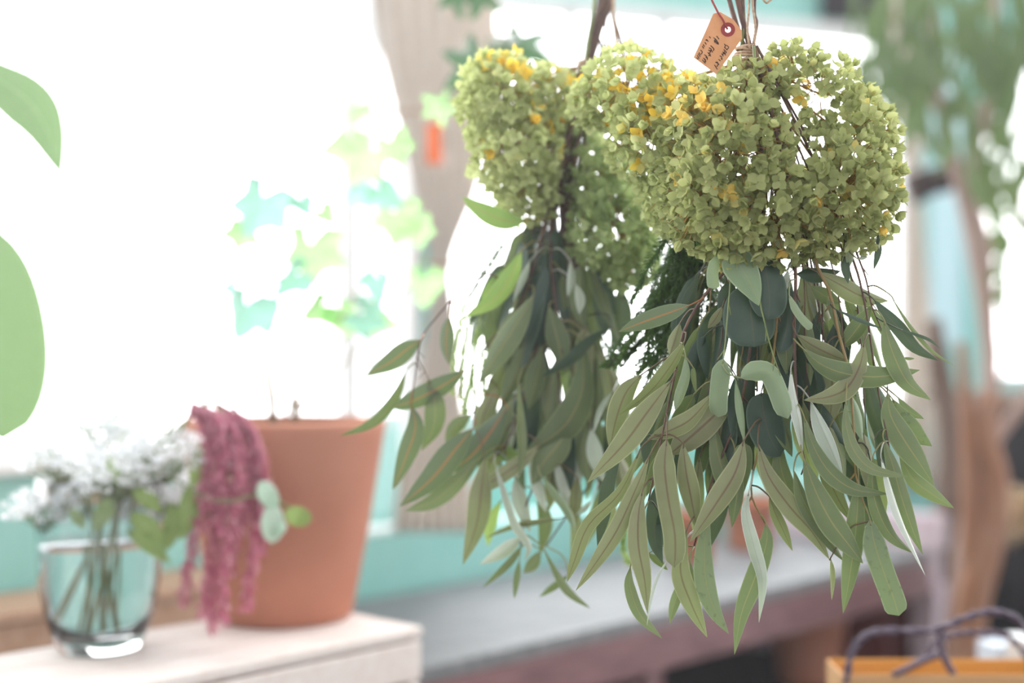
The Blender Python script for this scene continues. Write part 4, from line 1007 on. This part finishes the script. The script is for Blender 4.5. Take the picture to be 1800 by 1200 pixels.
head(ls, [(880, 175, 1.72, 68, 78, .06, 1), (905, 260, 1.72, 76, 85, .06, 1), (960, 180, 1.75, 62, 58, .05, .9), (925, 335, 1.72, 50, 52, .045, 1), (850, 150, 1.72, 38, 42, .03, .8), (990, 215, 1.77, 36, 45, .03, .6)], M['petal_lit'], dens=1.15, size=.0122,
     yellow=yelL, base=P(1030, 115, 1.76), label='pale flower head at the far left of the swags')
head(ls, [(1060, 330, 1.74, 52, 70, .05, 1), (1082, 400, 1.72, 74, 74, .06, 1), (1105, 465, 1.72, 46, 38, .04, 1), (1030, 270, 1.76, 36, 50, .03, .7)], M['petal_shaded'], dens=1.1, size=.0122, base=P(1035, 115, 1.78), label='shaded flower head low between the two swags')
mb = MB()
for pts, r in (([(1030, 120), (1042, 60), (1062, 0), (1078, -90), (1085, -340)], .0052), ([(1036, 120), (1055, 50), (1075, 0), (1085, -60), (1092, -340)], .0036), ([(1050, 110), (1058, 80), (1040, 40), (1055, -10), (1066, -340)], .002),
               ([(1100, 110), (1088, 60), (1077, 20), (1082, -60)], .0024), ([(1055, 105), (1066, 70), (1064, 40), (1072, 10)], .0015)):
    mb.tube([P(x, y, 1.76) for x, y in spline(pts, 12)], r, 8)
mb.build('cut_stems', M['stem'], ls)
mb = MB(); mb.tube([P(1030, 115, 1.75), P(1036, 60, 1.75), P(1044, 20, 1.755), P(1050, -60, 1.76)], .0024, 6); mb.build('cut_stems', M['stem_green'], ls)
k_ = knot((1030, 118), 28, 22, 1.755).build('twine_wrap', M['twine'], ls)
twined([(1090, 115), (1082, 60), (1078, 10), (1090, -100), (1100, -340)], .0022, 1.745).build('twine', M['twine'], k_)
# fine fern sprays inside both swags
def fern(parent, paths, mt, ln, dpt, name='fern_spray', nn=46):
    for q in paths:
        m = MB(); cl = [Vector(p) for p in spline([tuple(P(x, y, dpt+R.uniform(-.01, .01))) for x, y in q], nn)]
        m.tube(cl, .0007, 4)
        for i, p in enumerate(cl[3:]):
            t = (cl[min(i+4, nn)]-cl[i+2]).normalized()
            for s_ in range(7):
                v = (Vector((R.uniform(-1, 1), R.uniform(-1, 1), R.uniform(-1, 1)))+t*.5).normalized(); l2 = ln*R.uniform(.5, 1)*(1-.5*i/nn)
                e2 = v.cross(t+Vector((.01, .02, 0))).normalized()*.0015
                m.add([p-e2*.4, p+v*l2*.6-e2, p+v*l2, p+v*l2*.6+e2], [(0, 1, 2, 3)])
        m.build(name, M[mt], parent)
fern(rs, [[(1200, 400), (1170, 480), (1140, 560)], [(1215, 400), (1200, 480), (1180, 570)], [(1190, 390), (1145, 460), (1110, 530)], [(1230, 420), (1220, 500), (1230, 590)], [(1200, 450), (1160, 540), (1130, 640)],
          [(1180, 480), (1130, 560), (1085, 640)], [(1240, 440), (1250, 520), (1240, 600)], [(1210, 520), (1190, 600), (1180, 680)], [(1185, 560), (1150, 640), (1120, 720)], [(1160, 600), (1110, 680), (1080, 740)], [(1420, 520), (1440, 560), (1455, 600)], [(1195, 430), (1185, 510), (1160, 600)], [(1225, 470), (1205, 560), (1205, 640)]], 'fern', .018, 1.58)
fern(rs, [[(1195+R.uniform(-10, 30), 400), (1180+k*6, 480+R.uniform(-20, 20)), (1105+k*14, 560+R.uniform(-30, 60))] for k in range(16)], 'fern', .018, 1.60)
fern(rs, [[(1200+R.uniform(-20, 40), 430), (1165+R.uniform(-35, 50), 540), (1110+R.uniform(-50, 70), 640)] for k in range(14)], 'fern', .02, 1.63)
fern(ls, [[(940, 500), (905, 590), (885, 680)], [(960, 560), (930, 640), (900, 700)], [(1010, 600), (1040, 700), (1060, 790)], [(1040, 560), (1080, 640), (1090, 720)], [(890, 420), (850, 480), (810, 545)]], 'fern', .016, 1.78)
fern(ls, [[(830, 540), (815, 620), (812, 700)], [(845, 560), (830, 650), (840, 730)], [(820, 530), (800, 620), (795, 690)], [(850, 600), (850, 680), (860, 740)], [(1110, 1000), (1095, 960), (1100, 930)], [(835, 640), (820, 700), (815, 750)]], 'fern_pale', .012, 1.74)
